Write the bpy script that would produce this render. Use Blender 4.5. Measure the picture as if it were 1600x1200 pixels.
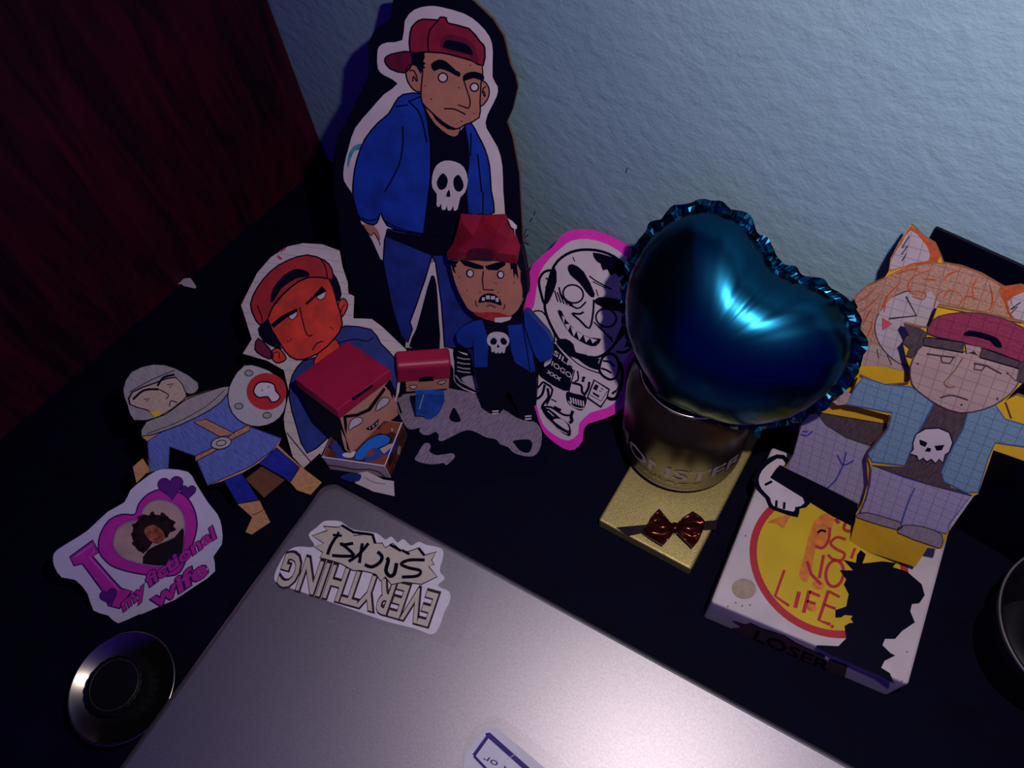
import bpy, bmesh, math, random
from mathutils import Vector, Matrix
random.seed(7)
for o in list(bpy.data.objects): bpy.data.objects.remove(o)
SC = bpy.context.scene
COL = SC.collection

# ------------------------------------------------------------------ camera
FPX = 1250.0; NAD = (912.0, 1330.0); HCAM = 0.50; YAW = math.radians(36)
CAM = Vector((0, 0, HCAM))
_w = Vector((NAD[0]-800, NAD[1]-600, FPX)).normalized()
_u = Vector((0, -1, 0)); _u = (_u - _w*_u.dot(_w)).normalized()
_r = _u.cross(_w)
if _r.x < 0: _r = -_r
_c, _s = math.cos(YAW), math.sin(YAW)
AX = _r*_c - _u*_s; AY = _r*_s + _u*_c; AZ = -_w
def cv2w(v): return Vector((AX.dot(v), AY.dot(v), AZ.dot(v)))
cd = bpy.data.cameras.new('camera'); cd.sensor_width = 36; cd.lens = FPX/1600*36; cd.clip_start = 0.01
cam = bpy.data.objects.new('camera', cd); COL.objects.link(cam)
right, up, back = cv2w(Vector((1,0,0))), cv2w(Vector((0,-1,0))), cv2w(Vector((0,0,-1)))
m = Matrix((right, up, back)).transposed().to_4x4(); m.translation = CAM; cam.matrix_world = m
SC.camera = cam

# ------------------------------------------------------------------ light
SC.view_settings.view_transform = 'Standard'; SC.view_settings.look = 'None'
SC.view_settings.gamma = 1; SC.view_settings.use_curve_mapping = False
SC.view_settings.exposure = -0.12
wd = bpy.data.worlds.new('World'); SC.world = wd; wd.use_nodes = True
bg = wd.node_tree.nodes['Background']; bg.inputs[0].default_value = (0.10, 0.03, 1.0, 1); bg.inputs[1].default_value = 0.19
ld = bpy.data.lights.new('small_lamp', 'SPOT'); ld.energy = 4.9; ld.color = (1.0, 0.90, 0.90)
ld.shadow_soft_size = 0.006; ld.spot_size = math.radians(140); ld.spot_blend = 1.0
fl = bpy.data.objects.new('small_lamp', ld); COL.objects.link(fl)
fl.location = (0.02, 0.09, 0.53)
aim = Vector((-0.03, 0.17, 0.05))
fl.rotation_euler = (aim-fl.location).to_track_quat('-Z', 'Y').to_euler()

# ------------------------------------------------------------------ pixel geometry
def ray(p): return cv2w(Vector((p[0]-800, p[1]-600, FPX))).normalized()
def atz(p, z=0.0):
    d = ray(p); return CAM + d*((z-HCAM)/d.z)
def aty(p, y):
    d = ray(p); return CAM + d*(y/d.y)
class Plane:
    def __init__(s, o, n, e=None):
        s.o = Vector(o); s.n = Vector(n).normalized()
        if s.n.dot(CAM-s.o) < 0: s.n = -s.n
        e = Vector(e) if e else (Vector((0,0,1)).cross(s.n) if abs(s.n.z) < .99 else Vector((1,0,0)))
        s.e = (e - s.n*e.dot(s.n)).normalized(); s.f = s.n.cross(s.e)
    def hit(s, p, off=0.0):
        d = ray(p); return CAM + d*(((s.o + s.n*off) - CAM).dot(s.n)/d.dot(s.n))
    def uv(s, q):
        q = Vector(q)-s.o; return (q.dot(s.e), q.dot(s.f))
def lean(p1, p2, deg, z=0.0, back_off=0.0):
    """plane standing on the two base pixels at height z, leaning back by deg"""
    a, b = atz(p1, z), atz(p2, z); e = (b-a).normalized()
    n = e.cross(Vector((0,0,1)));
    if n.dot(CAM-a) < 0: n = -n
    a = a - n*back_off
    t = math.radians(deg)
    return Plane(a, n*math.cos(t) + Vector((0,0,1))*math.sin(t), e)
def flat(z): return Plane((0,0,z), (0,0,1), (1,0,0))
def T(ox, oy, s):
    return lambda pts: [(ox+x*s, oy+y*s) for x, y in pts]
Z1=T(500,0,.25); Z2=T(500,300,.35); Z3=T(340,360,1/3); Z4=T(60,540,.38333); Z5=T(800,300,.35)
Z7=T(1180,330,.4585); X3=T(1080,660,.38328); X4=T(1300,400,.41667); Y1=T(400,780,.2375); Y3=T(680,1080,.1375)
Y6=T(460,520,.21672); Y7=T(940,560,.3); W1=T(830,530,.14167); W2=T(690,320,.16667); W3=T(690,480,.16667); W4=T(600,530,.16667)
W6=T(1090,930,.2125)
def smooth(pts, closed=True, n=4):
    out=[]; N=len(pts)
    rng = range(N) if closed else range(N-1)
    for i in rng:
        if closed: a,b,c,d = (pts[(i+k) % N] for k in (-1,0,1,2))
        else: a,b,c,d = pts[max(i-1,0)],pts[i],pts[i+1],pts[min(i+2,N-1)]
        for k in range(n):
            t=k/n
            out.append(tuple(.5*((2*b[j])+(-a[j]+c[j])*t+(2*a[j]-5*b[j]+4*c[j]-d[j])*t*t+(-a[j]+3*b[j]-3*c[j]+d[j])*t**3) for j in (0,1)))
    if not closed: out.append(tuple(pts[-1]))
    return out
def ell(cx, cy, rx, ry=None, a=0, n=20, a0=0, a1=360):
    ry = ry or rx; A=math.radians(a); out=[]
    for k in range(n if a1-a0 == 360 else n+1):
        t=math.radians(a0+(a1-a0)*k/n); x,y=rx*math.cos(t),ry*math.sin(t)
        out.append((cx+x*math.cos(A)-y*math.sin(A), cy+x*math.sin(A)+y*math.cos(A)))
    return out

# ------------------------------------------------------------------ materials
MATS={}
def M(name, rgb=(.5,.5,.5), rough=.8, var=.12, scale=120, metal=0.0, kind='flat', spec=.3, coat=0, bump=0, stretch=None, rgb2=None, emis=None):
    if name in MATS: return MATS[name]
    m=bpy.data.materials.new(name); m.use_nodes=True; nt=m.node_tree; b=nt.nodes['Principled BSDF']
    b.inputs['Roughness'].default_value=rough; b.inputs['Metallic'].default_value=metal
    b.inputs['Specular IOR Level'].default_value=spec; b.inputs['Coat Weight'].default_value=coat
    tc=nt.nodes.new('ShaderNodeTexCoord'); mp=nt.nodes.new('ShaderNodeMapping')
    src='UV' if kind in('grid','ruled','pencil') else 'Object'
    nt.links.new(tc.outputs[src], mp.inputs[0])
    if stretch: mp.inputs['Scale'].default_value=stretch
    nz=nt.nodes.new('ShaderNodeTexNoise'); nz.inputs['Scale'].default_value=scale; nz.inputs['Detail'].default_value=5
    nt.links.new(mp.outputs[0], nz.inputs['Vector'])
    if kind=='pencil':
        mp.inputs['Rotation'].default_value=(0,0,.9); mp.inputs['Scale'].default_value=(1,.12,1); nz.inputs['Scale'].default_value=1400
    rp=nt.nodes.new('ShaderNodeMapRange'); rp.inputs[1].default_value=.3; rp.inputs[2].default_value=.7
    nt.links.new(nz.outputs['Fac'], rp.inputs[0])
    mx=nt.nodes.new('ShaderNodeMix'); mx.data_type='RGBA'; nt.links.new(rp.outputs[0], mx.inputs[0])
    lo=tuple(c*(1-var) for c in rgb) if rgb2 is None else rgb2
    hi=tuple(min(1,c*(1+var)) for c in rgb)
    mx.inputs[6].default_value=(*lo,1); mx.inputs[7].default_value=(*hi,1)
    col=mx.outputs[2]
    if kind in('grid','ruled'):
        sx=nt.nodes.new('ShaderNodeSeparateXYZ'); m2=nt.nodes.new('ShaderNodeMapping'); m2.inputs['Rotation'].default_value=(0,0,-.22 if kind=='grid' else .35)
        nt.links.new(tc.outputs['UV'], m2.inputs[0]); nt.links.new(m2.outputs[0], sx.inputs[0])
        prev=None
        for ax in ((0,1) if kind=='grid' else (1,)):
            a=nt.nodes.new('ShaderNodeMath'); a.operation='PINGPONG'; a.inputs[1].default_value=.0028 if kind=='grid' else .0036
            nt.links.new(sx.outputs[ax], a.inputs[0])
            c=nt.nodes.new('ShaderNodeMath'); c.operation='LESS_THAN'; c.inputs[1].default_value=.00022
            nt.links.new(a.outputs[0], c.inputs[0])
            if prev:
                mxx=nt.nodes.new('ShaderNodeMath'); mxx.operation='MAXIMUM'; nt.links.new(prev.outputs[0],mxx.inputs[0]); nt.links.new(c.outputs[0],mxx.inputs[1]); prev=mxx
            else: prev=c
        sc=nt.nodes.new('ShaderNodeMath'); sc.operation='MULTIPLY'; sc.inputs[1].default_value=.45; nt.links.new(prev.outputs[0],sc.inputs[0])
        m3=nt.nodes.new('ShaderNodeMix'); m3.data_type='RGBA'; nt.links.new(sc.outputs[0],m3.inputs[0]); nt.links.new(col,m3.inputs[6])
        m3.inputs[7].default_value=(rgb[0]*.25,rgb[1]*.2,rgb[2]*.35,1); col=m3.outputs[2]
    nt.links.new(col, b.inputs['Base Color'])
    if bump:
        bp=nt.nodes.new('ShaderNodeBump'); bp.inputs['Strength'].default_value=bump; bp.inputs['Distance'].default_value=.002
        nt.links.new(nz.outputs['Fac'], bp.inputs['Height']); nt.links.new(bp.outputs[0], b.inputs['Normal'])
    MATS[name]=m; return m
WHITE=M('white_paper',(.66,.55,.60),.75,.07,90)
INK=M('black_ink',(.0018,.0012,.014),.8,.2,spec=.08)
BLACKCARD=M('black_card',(.0010,.0008,.012),.85,.3,60,spec=.10)
KRAFT=M('brown_cardboard',(.22,.10,.05),.85,.25,300)
RED=M('red_marker',(.27,.008,.036),.6,.22,160)
REDDARK=M('dark_red_marker',(.14,.004,.03),.6,.2,160)
BLUE=M('blue_marker',(.006,.036,.34),.6,.3,70)
NAVY=M('navy_marker',(.012,.03,.22),.65,.3,90)
SKIN=M('tan_marker',(.47,.185,.125),.7,.10,110)
SKULL=M('skull_white',(.62,.52,.58),.75,.06,120)
REDPAPER=M('red_glossy_paper',(.42,.010,.060),.48,.12,80,spec=.5)

# ------------------------------------------------------------------ object helpers
def empty(name, loc, label=None, cat=None, group=None):
    o=bpy.data.objects.new(name,None); o.empty_display_size=.01; COL.objects.link(o); o.location=loc
    tag(o,label,cat,group); return o
def tag(o,label=None,cat=None,group=None,kind=None):
    if label: o['label']=label
    if cat: o['category']=cat
    if group: o['group']=group
    if kind: o['kind']=kind
    return o
def mesh_obj(name, verts, faces, mats, parent=None, midx=None, uvs=None, smooth_=False, label=None):
    """verts in world space; stored relative to the parent's location (or the mesh's own lowest centre)"""
    if parent is not None:
        o0=Vector(parent.matrix_world.translation) if parent.parent is None else None
        p=parent; off=Vector((0,0,0))
        while p is not None: off+=p.location; p=p.parent
    else:
        off=Vector((sum(v[0] for v in verts)/len(verts),sum(v[1] for v in verts)/len(verts),min(v[2] for v in verts)))
    me=bpy.data.meshes.new(name); me.from_pydata([tuple(Vector(v)-off) for v in verts],[],faces)
    if not isinstance(mats,(list,tuple)): mats=[mats]
    for mm in mats: me.materials.append(mm)
    if midx:
        for p,i in zip(me.polygons,midx): p.material_index=i
    if smooth_:
        for p in me.polygons: p.use_smooth=True
    if uvs:
        ul=me.uv_layers.new(name='UVMap')
        for l in me.loops: ul.data[l.index].uv=uvs[l.vertex_index]
    me.update()
    o=bpy.data.objects.new(name,me); COL.objects.link(o)
    if parent is not None: o.parent=parent
    else: o.location=off
    if label: o['label']=label
    return o
def from_bm(name,bm,mats,parent=None,smooth_=False,label=None):
    bm.verts.index_update()
    v=[tuple(x.co) for x in bm.verts]; f=[[q.index for q in p.verts] for p in bm.faces]; mi=[p.material_index for p in bm.faces]
    o=mesh_obj(name,v,f,mats,parent,mi,None,smooth_,label); bm.free(); return o
def box8(c, name, mats, parent=None, midx=None, bevel=0, label=None):
    """c: 8 world corners, bottom four counter-clockwise then top four"""
    bm=bmesh.new(); vs=[bm.verts.new(p) for p in c]
    F=[(3,2,1,0),(4,5,6,7),(0,1,5,4),(1,2,6,5),(2,3,7,6),(3,0,4,7)]
    fs=[bm.faces.new([vs[i] for i in f]) for f in F]
    if midx:
        for f,i in zip(fs,midx): f.material_index=i
    bmesh.ops.recalc_face_normals(bm,faces=bm.faces)
    if bevel: bmesh.ops.bevel(bm,geom=list(bm.edges),offset=bevel,segments=2,affect='EDGES',profile=.5)
    return from_bm(name,bm,mats,parent,False,label)
def aabox(x0,x1,y0,y1,z0,z1): return [(x0,y0,z0),(x1,y0,z0),(x1,y1,z0),(x0,y1,z0),(x0,y0,z1),(x1,y0,z1),(x1,y1,z1),(x0,y1,z1)]
def lathe(name, prof, center, mat, parent=None, n=64, smooth_=True, label=None, rfun=None):
    bm=bmesh.new(); rings=[]
    for r,z in prof:
        if r<1e-6: rings.append([bm.verts.new((center[0],center[1],center[2]+z))])
        else:
            rings.append([bm.verts.new((center[0]+(rfun(r,z,k) if rfun else r)*math.cos(2*math.pi*k/n),center[1]+(rfun(r,z,k) if rfun else r)*math.sin(2*math.pi*k/n),center[2]+z)) for k in range(n)])
    for a,b in zip(rings,rings[1:]):
        for k in range(n):
            if len(a)==1 and len(b)==1: continue
            if len(a)==1: bm.faces.new((a[0],b[(k+1)%n],b[k]))
            elif len(b)==1: bm.faces.new((a[k],a[(k+1)%n],b[0]))
            else: bm.faces.new((a[k],a[(k+1)%n],b[(k+1)%n],b[k]))
    bmesh.ops.recalc_face_normals(bm,faces=bm.faces)
    return from_bm(name,bm,mat,parent,smooth_,label)
LAYER=.00009
class Sheet:
    """a flat cut-out: a paper slab plus drawn areas lying on its face"""
    def __init__(s, root, plane, zmin=0.0004):
        s.root=root; s.pl=plane; s.parts={}; s.order=[]; s.zmin=zmin; s.top=0
    def pt(s,p,off):
        q=s.pl.hit(p,off)
        if q.z<s.zmin: q.z=s.zmin
        return q
    def clip(s,vs):
        out=[]; n=len(vs); zm=s.zmin
        if min(v.z for v in vs)>=zm: return vs
        for i in range(n):
            a,b=vs[i],vs[(i+1)%n]
            if a.z>=zm: out.append(a)
            if (a.z>=zm)!=(b.z>=zm): out.append(a.lerp(b,(zm-a.z)/(b.z-a.z)))
        return out
    def slab(s,name,poly,th,face,edge=None,off=0.0,label=None):
        edge=edge or face
        fr=s.clip([s.pl.hit(p,off) for p in poly]); n=len(fr); bk=[q-s.pl.n*th for q in fr]
        for q in bk:
            if q.z<s.zmin: q.z=s.zmin
        faces=[list(range(n)),list(range(2*n-1,n-1,-1))]+[[i,n+i,n+(i+1)%n,(i+1)%n] for i in range(n)]
        a=sum((fr[i]-fr[0]).cross(fr[(i+1)%n]-fr[0]).dot(s.pl.n) for i in range(n))
        if a<0: faces=[f[::-1] for f in faces]
        uv=[s.pl.uv(q) for q in fr+bk]
        return mesh_obj(name,fr+bk,faces,[face,edge],s.root,[0,1]+[1]*n,uv,label=label)
    def _new(s,name,vs,fs,mat):
        s.parts.setdefault(name,[]).append((vs,fs,mat))
    def fill(s,name,poly,mat,layer=1):
        vs=s.clip([s.pl.hit(p,layer*LAYER) for p in poly]); n=len(vs)
        if n<3: return
        a=sum((vs[i]-vs[0]).cross(vs[(i+1)%n]-vs[0]).dot(s.pl.n) for i in range(n))
        s._new(name,vs,[list(range(n)) if a>=0 else list(range(n))[::-1]],mat)
    def line(s,name,pts,w,mat,layer=3,closed=False,taper=False):
        if closed: pts=list(pts)+[pts[0]]
        n=len(pts); L=[]
        for i,p in enumerate(pts):
            if closed and i in(0,n-1): a,c=pts[n-2],pts[1]
            else: a,c=pts[max(i-1,0)],pts[min(i+1,n-1)]
            dx,dy=c[0]-a[0],c[1]-a[1]; l=math.hypot(dx,dy) or 1; ww=w/2
            if taper: ww*=.25+.75*math.sin(math.pi*min(max((i+.3)/(n-.4),0),1))
            L.append((p[0]-dy/l*ww,p[1]+dx/l*ww)); L.append((p[0]+dy/l*ww,p[1]-dx/l*ww))
        vs=[s.pl.hit(p,layer*LAYER) for p in L]
        fs=[[2*i,2*i+2,2*i+3,2*i+1] for i in range(n-1) if min(vs[j].z for j in (2*i,2*i+1,2*i+2,2*i+3))>=s.zmin]
        if fs: s._new(name,vs,fs,mat)
    def outline(s,name,poly,mat,w=2,ink=None,layer=1,lay2=None):
        s.fill(name,poly,mat,layer); s.line(name,poly,w,ink or INK,lay2 or layer+1,closed=True)
    def text(s,name,string,p0,xd,ud,mat,layer=3,bold=0.0,bend=None,shear=0):
        """p0 pixel of the text's lower left, xd pixel vector for its whole width, ud pixel vector for the cap height"""
        vs,fs,w,h=glyphs(string,bold)
        out=[]
        for x,y in vs:
            u,v=x/w,y/h
            q=(p0[0]+xd[0]*u+ud[0]*v,p0[1]+xd[1]*u+ud[1]*v); out.append(s.pt(q,layer*LAYER))
        F2=[]
        for f in fs:
            q=[out[i] for i in f]
            F2.append(f if (q[1]-q[0]).cross(q[2]-q[0]).dot(s.pl.n)>=0 else f[::-1])
        s._new(name,out,F2,mat)
    def build(s,labels={}):
        for name,prims in s.parts.items():
            bb=[]
            for vs,fs,mat in prims:
                us=[s.pl.uv(v) for v in vs]; bb.append([min(u[0] for u in us)-.0004,min(u[1] for u in us)-.0004,max(u[0] for u in us)+.0004,max(u[1] for u in us)+.0004])
            grp=list(range(len(prims)))
            def find(i):
                while grp[i]!=i: i=grp[i]
                return i
            small=name in TINY
            for i in range(len(prims)):
                for j in range(i):
                    if small or (bb[i][0]<bb[j][2] and bb[j][0]<bb[i][2] and bb[i][1]<bb[j][3] and bb[j][1]<bb[i][3]): grp[find(i)]=find(j)
            for g in sorted(set(find(i) for i in range(len(prims)))):
                V,Fc,MI,MM=[],[],[],[]
                for i,(vs,fs,mat) in enumerate(prims):
                    if find(i)!=g: continue
                    if mat not in MM: MM.append(mat)
                    b=len(V); V+=vs; Fc+=[[b+k for k in f] for f in fs]; MI+=[MM.index(mat)]*len(fs)
                used=sorted({k for f in Fc for k in f}); mp={k:i for i,k in enumerate(used)}
                V=[V[k] for k in used]; Fc=[[mp[k] for k in f] for f in Fc]
                o=mesh_obj(name,V,Fc,MM,s.root,MI,[s.pl.uv(q) for q in V],label=labels.get(name))
                if small: o['kind']='stuff'
TINY={'freckle','specks','shading','pencil_mark','ink_stain','hair_strand','scribble','shoe_lace','shoe_stripe'}
GL={}
def glyphs(string,bold=0.0):
    k=(string,bold)
    if k in GL: return GL[k]
    ref=None
    cu=bpy.data.curves.new('t','FONT'); cu.body=string; cu.size=1; cu.offset=bold; cu.resolution_u=3
    ob=bpy.data.objects.new('t',cu); me=ob.to_mesh()
    vs=[(v.co.x,v.co.y) for v in me.vertices]; fs=[list(p.vertices) for p in me.polygons]
    ob.to_mesh_clear(); bpy.data.objects.remove(ob); bpy.data.curves.remove(cu)
    if bold: 
        _,_,w,h=glyphs(string,0.0)
    else:
        w=max(v[0] for v in vs); h=.70
    GL[k]=(vs,fs,w,h); return GL[k]
def stand(root, plane, pmid, z0=0.0, w=.014, reach=.05):
    """cardboard strut glued behind a cut-out and folded back to the ground"""
    a=plane.hit(pmid,-.0012); e=plane.e; hb=Vector((plane.n.x,plane.n.y,0)).normalized()
    g=Vector((a.x,a.y,z0+.0004))-hb*.012
    v=[a-e*w/2,a+e*w/2,g+e*w/2,g-e*w/2]; t=-hb*.0015
    mesh_obj('stand',v+[q+t for q in v],[[0,1,2,3],[7,6,5,4],[0,4,5,1],[1,5,6,2],[2,6,7,3],[3,7,4,0]],KRAFT,root)

# ================================================================== the room
WY=.2896; CX=-.4912; FLOORZ=-.74
def wall_mat():
    m=bpy.data.materials.new('blue_plaster'); m.use_nodes=True; nt=m.node_tree; b=nt.nodes['Principled BSDF']; b.inputs['Roughness'].default_value=.75
    b.inputs['Specular IOR Level'].default_value=.25
    tc=nt.nodes.new('ShaderNodeTexCoord'); mp=nt.nodes.new('ShaderNodeMapping'); mp.inputs['Rotation'].default_value=(0,.5,0); mp.inputs['Scale'].default_value=(1,1,1.35)
    nt.links.new(tc.outputs['Object'],mp.inputs[0])
    n1=nt.nodes.new('ShaderNodeTexNoise'); n1.inputs['Scale'].default_value=95; n1.inputs['Detail'].default_value=6; n1.inputs['Roughness'].default_value=.6
    n2=nt.nodes.new('ShaderNodeTexNoise'); n2.inputs['Scale'].default_value=9; n2.inputs['Detail'].default_value=4
    for n in(n1,n2): nt.links.new(mp.outputs[0],n.inputs['Vector'])
    mx=nt.nodes.new('ShaderNodeMix'); mx.data_type='RGBA'; nt.links.new(n2.outputs['Fac'],mx.inputs[0])
    mx.inputs[6].default_value=(.27,.45,.58,1); mx.inputs[7].default_value=(.38,.57,.66,1)
    nt.links.new(mx.outputs[2],b.inputs['Base Color'])
    bp=nt.nodes.new('ShaderNodeBump'); bp.inputs['Strength'].default_value=.55; bp.inputs['Distance'].default_value=.0022
    nt.links.new(n1.outputs['Fac'],bp.inputs['Height']); nt.links.new(bp.outputs[0],b.inputs['Normal']); return m
wall=box8(aabox(-1.2,1.4,WY,WY+.1,FLOORZ,1.5),'wall_back',wall_mat()); tag(wall,kind='structure',label='pale blue painted plaster wall behind the desk')
floor=box8(aabox(-1.2,1.4,-1.4,WY,FLOORZ-.05,FLOORZ),'floor',M('floor_tile',(.12,.10,.10),.6,.2,8)); tag(floor,kind='structure')
# small pencil marks on the wall
mk=Sheet(wall,Plane((0,WY,0),(0,-1,0),(1,0,0)))
for pts in ([(822,358),(818,372),(826,366)],[(818,378),(826,382)],[(828,346),(832,340)],[(834,336),(836,330)],[(978,270),(980,262)],[(812,392),(818,396)]):
    mk.line('pencil_mark',smooth(pts,False,3) if len(pts)>2 else pts,1.4,INK,1)
mk.build()
# desk
DESKM=M('black_desk_top',(.0008,.0006,.011),.8,.35,40,spec=.12)
desk=empty('desk',(0,-.1,FLOORZ),'black desk standing against the pale blue wall','desk')
box8(aabox(CX+.001,.75,-.55,WY-.0005,-.03,0),'desk_top',DESKM,desk)
for x in(CX+.05,.69):
    for y in(-.5,WY-.06): box8(aabox(x,x+.05,y,y+.05,FLOORZ,-.03),'leg',DESKM,desk)
# cabinet
def wood():
    m=bpy.data.materials.new('dark_red_wood'); m.use_nodes=True; nt=m.node_tree; b=nt.nodes['Principled BSDF']; b.inputs['Roughness'].default_value=.5
    b.inputs['Specular IOR Level'].default_value=.25
    tc=nt.nodes.new('ShaderNodeTexCoord'); mp=nt.nodes.new('ShaderNodeMapping'); mp.inputs['Scale'].default_value=(1,9,1.1); mp.inputs['Rotation'].default_value=(.12,0,0)
    nt.links.new(tc.outputs['Object'],mp.inputs[0])
    n=nt.nodes.new('ShaderNodeTexNoise'); n.inputs['Scale'].default_value=7; n.inputs['Detail'].default_value=8; n.inputs['Roughness'].default_value=.65; n.inputs['Distortion'].default_value=.6
    nt.links.new(mp.outputs[0],n.inputs['Vector'])
    cr=nt.nodes.new('ShaderNodeValToRGB'); e=cr.color_ramp.elements; e[0].position=.38; e[0].color=(.013,.001,.009,1); e[1].position=.80; e[1].color=(.12,.004,.024,1)
    nt.links.new(n.outputs['Fac'],cr.inputs[0]); nt.links.new(cr.outputs[0],b.inputs['Base Color'])
    bp=nt.nodes.new('ShaderNodeBump'); bp.inputs['Strength'].default_value=.2; bp.inputs['Distance'].default_value=.001; nt.links.new(n.outputs['Fac'],bp.inputs['Height']); nt.links.new(bp.outputs[0],b.inputs['Normal'])
    return m
WOOD=wood()
cab=empty('wardrobe',(CX-.3,-.2,FLOORZ),'dark red wooden wardrobe whose side closes off the left of the desk','wardrobe')
box8(aabox(CX-.018,CX,-.75,WY-.001,FLOORZ,1.2),'side_panel',WOOD,cab,bevel=.001)
box8(aabox(CX-.6,CX-.019,-.73,WY-.001,FLOORZ,1.18),'carcass',WOOD,cab)
# torn scrap by the wardrobe
sc=empty('paper_scrap',atz((280,442)),'tiny torn white paper scrap on the dark desk by the wardrobe','paper scrap')
sh=Sheet(sc,flat(.0022)); S=T(251,404,1/15)
sh.slab('scrap',S([(465,535),(500,495),(570,465),(690,455),(740,510),(780,570),(835,655),(800,695),(700,675),(600,650),(540,640),(480,590),(370,592),(440,570)]),.0006,WHITE); sh.build()

# ================================================================== laptop
LZ=.022
ang=math.radians(8.7); ex=Vector((math.cos(ang),math.sin(ang),0)); ey=Vector((-math.sin(ang),math.cos(ang),0))
bl=atz((509,745),LZ); bl.z=0
def rounded_slab(name,o,ex,ey,w,d,z0,z1,rad,mat,parent,bev=.002,seg=8):
    """o is the back-left corner; w along ex, d along -ey"""
    pts=[]
    for cx,cy,a0 in((rad,-rad,90),(rad,-d+rad,180),(w-rad,-d+rad,270),(w-rad,-rad,0)):
        for k in range(seg+1):
            a=math.radians(a0+90*k/seg); pts.append(o+ex*(cx+rad*math.cos(a))+ey*(cy+rad*math.sin(a)))
    n=len(pts); c=o+ex*w/2-ey*d/2
    bm=bmesh.new(); rings=[]
    prof=[(z0,bev*.6),(z0+bev*.6,0)]+[(z1-bev*(1-math.sin(t)),bev*(1-math.cos(t))) for t in (0,.4,.8,1.2,math.pi/2)]
    for z,ins in prof:
        rings.append([bm.verts.new(p+(c-p).normalized()*ins+Vector((0,0,z))) for p in pts])
    for a,b in zip(rings,rings[1:]):
        for k in range(n): bm.faces.new((a[k],a[(k+1)%n],b[(k+1)%n],b[k]))
    bm.faces.new(rings[0][::-1]); bm.faces.new(rings[-1])
    bmesh.ops.recalc_face_normals(bm,faces=bm.faces)
    return from_bm(name,bm,mat,parent)
ALU=M('silver_lid',(.46,.42,.45),.47,.10,900,metal=.95,spec=.5)
lap=empty('laptop',bl+ex*.2-ey*.13,'closed silver grey laptop with stickers on its lid','laptop')
LW,LD=.40,.27
rounded_slab('base',bl,ex,ey,LW,LD,.003,.0125,.010,M('laptop_base',(.05,.05,.055),.5,.1,300,metal=.3),lap,.002)
rounded_slab('lid',bl,ex,ey,LW,LD,.0135,LZ,.010,ALU,lap,.006)
for u,v in((.03,.03),(LW-.03,.03),(.03,LD-.03),(LW-.03,LD-.03)):
    p=bl+ex*u-ey*v; lathe('rubber_foot',[(0,0),(.007,0),(.007,.003),(0,.003)],p,BLACKCARD,lap,16)
p=bl+ex*.1-ey*.004; q=bl+ex*.3-ey*.004
box8([p+Vector((0,0,.006)),q+Vector((0,0,.006)),q+ey*.003+Vector((0,0,.006)),p+ey*.003+Vector((0,0,.006)),p+Vector((0,0,.0155)),q+Vector((0,0,.0155)),q+ey*.003+Vector((0,0,.0155)),p+ey*.003+Vector((0,0,.0155))],'hinge',BLACKCARD,lap)

FILM=bpy.data.materials.new('clear_film'); FILM.use_nodes=True
b=FILM.node_tree.nodes['Principled BSDF']; b.inputs['Transmission Weight'].default_value=1; b.inputs['Roughness'].default_value=.25; b.inputs['Alpha'].default_value=.10; b.inputs['Base Color'].default_value=(.85,.83,.9,1)
STK=M('sticker_white',(.74,.68,.76),.5,.05,200)
BEIGE=M('beige_lettering',(.58,.50,.42),.6,.06,200)
PURPLEINK=M('purple_black_ink',(.03,.008,.02),.6,.3,300)
st=empty('word_sticker',atz((570,900),LZ),'white laptop sticker reading everything sucks in beige block letters','sticker')
sh=Sheet(st,flat(LZ+.0006),LZ)
sh.slab('clear_film',smooth([(428,905),(440,860),(470,815),(520,798),(700,838),(745,872),(735,960),(712,1012),(680,1000),(560,965),(440,925)],True,3),.0003,FILM,off=-.0002)
sh.slab('backing_paper',smooth(Y1([(130,545),(122,500),(150,430),(200,350),(270,312),(385,312),(345,235),(400,185),(440,148),(490,140),(560,148),(640,200),(790,222),(850,265),(890,245),(930,285),(970,262),(1020,305),(1070,280),(1120,300),(1215,322),(1232,370),(1208,470),(1242,520),(1195,568),(1270,608),(1275,670),(1240,740),(1200,850),(1150,890),(1040,850),(860,805),(620,722),(400,645),(200,575)]),True,3),.0003,STK,off=.0001)
k=Y1([(1215,628)])[0]
bend=lambda u: -.0*u
sh.text('lettering','EVERYTHING',k,(-1005*.2375,-280*.2375),(-72*.2375,212*.2375),PURPLEINK,3,.065)
sh.text('lettering','EVERYTHING',(k[0]-1.2,k[1]+.8),(-1005*.2375,-280*.2375),(-72*.2375,210*.2375),BEIGE,4,.018)
burst=Y1([(370,240),(470,205),(445,178),(545,185),(565,170),(650,215),(640,240),(760,225),(785,290),(830,288),(850,320),(900,290),(950,335),(1000,345),(1070,320),(1110,368),(1190,345),(1155,400),(1172,430),(1135,440),(1192,510),(1090,560),(975,545),(890,562),(850,510),(820,540),(790,495),(740,480),(690,470),(640,470),(560,425),(480,400),(420,385),(440,350),(385,315),(445,290)])
sh.outline('burst',burst,BEIGE,1.6,layer=5,lay2=6)
for a_,b_ in(((565,172),(650,222)),((650,218),(760,232)),((765,228),(785,292)),((880,298),(955,340)),((960,335),(1010,362)),((1070,322),(1108,370))):
    sh.line('burst',Y1([a_,b_]),4.2,INK,7)
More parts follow.
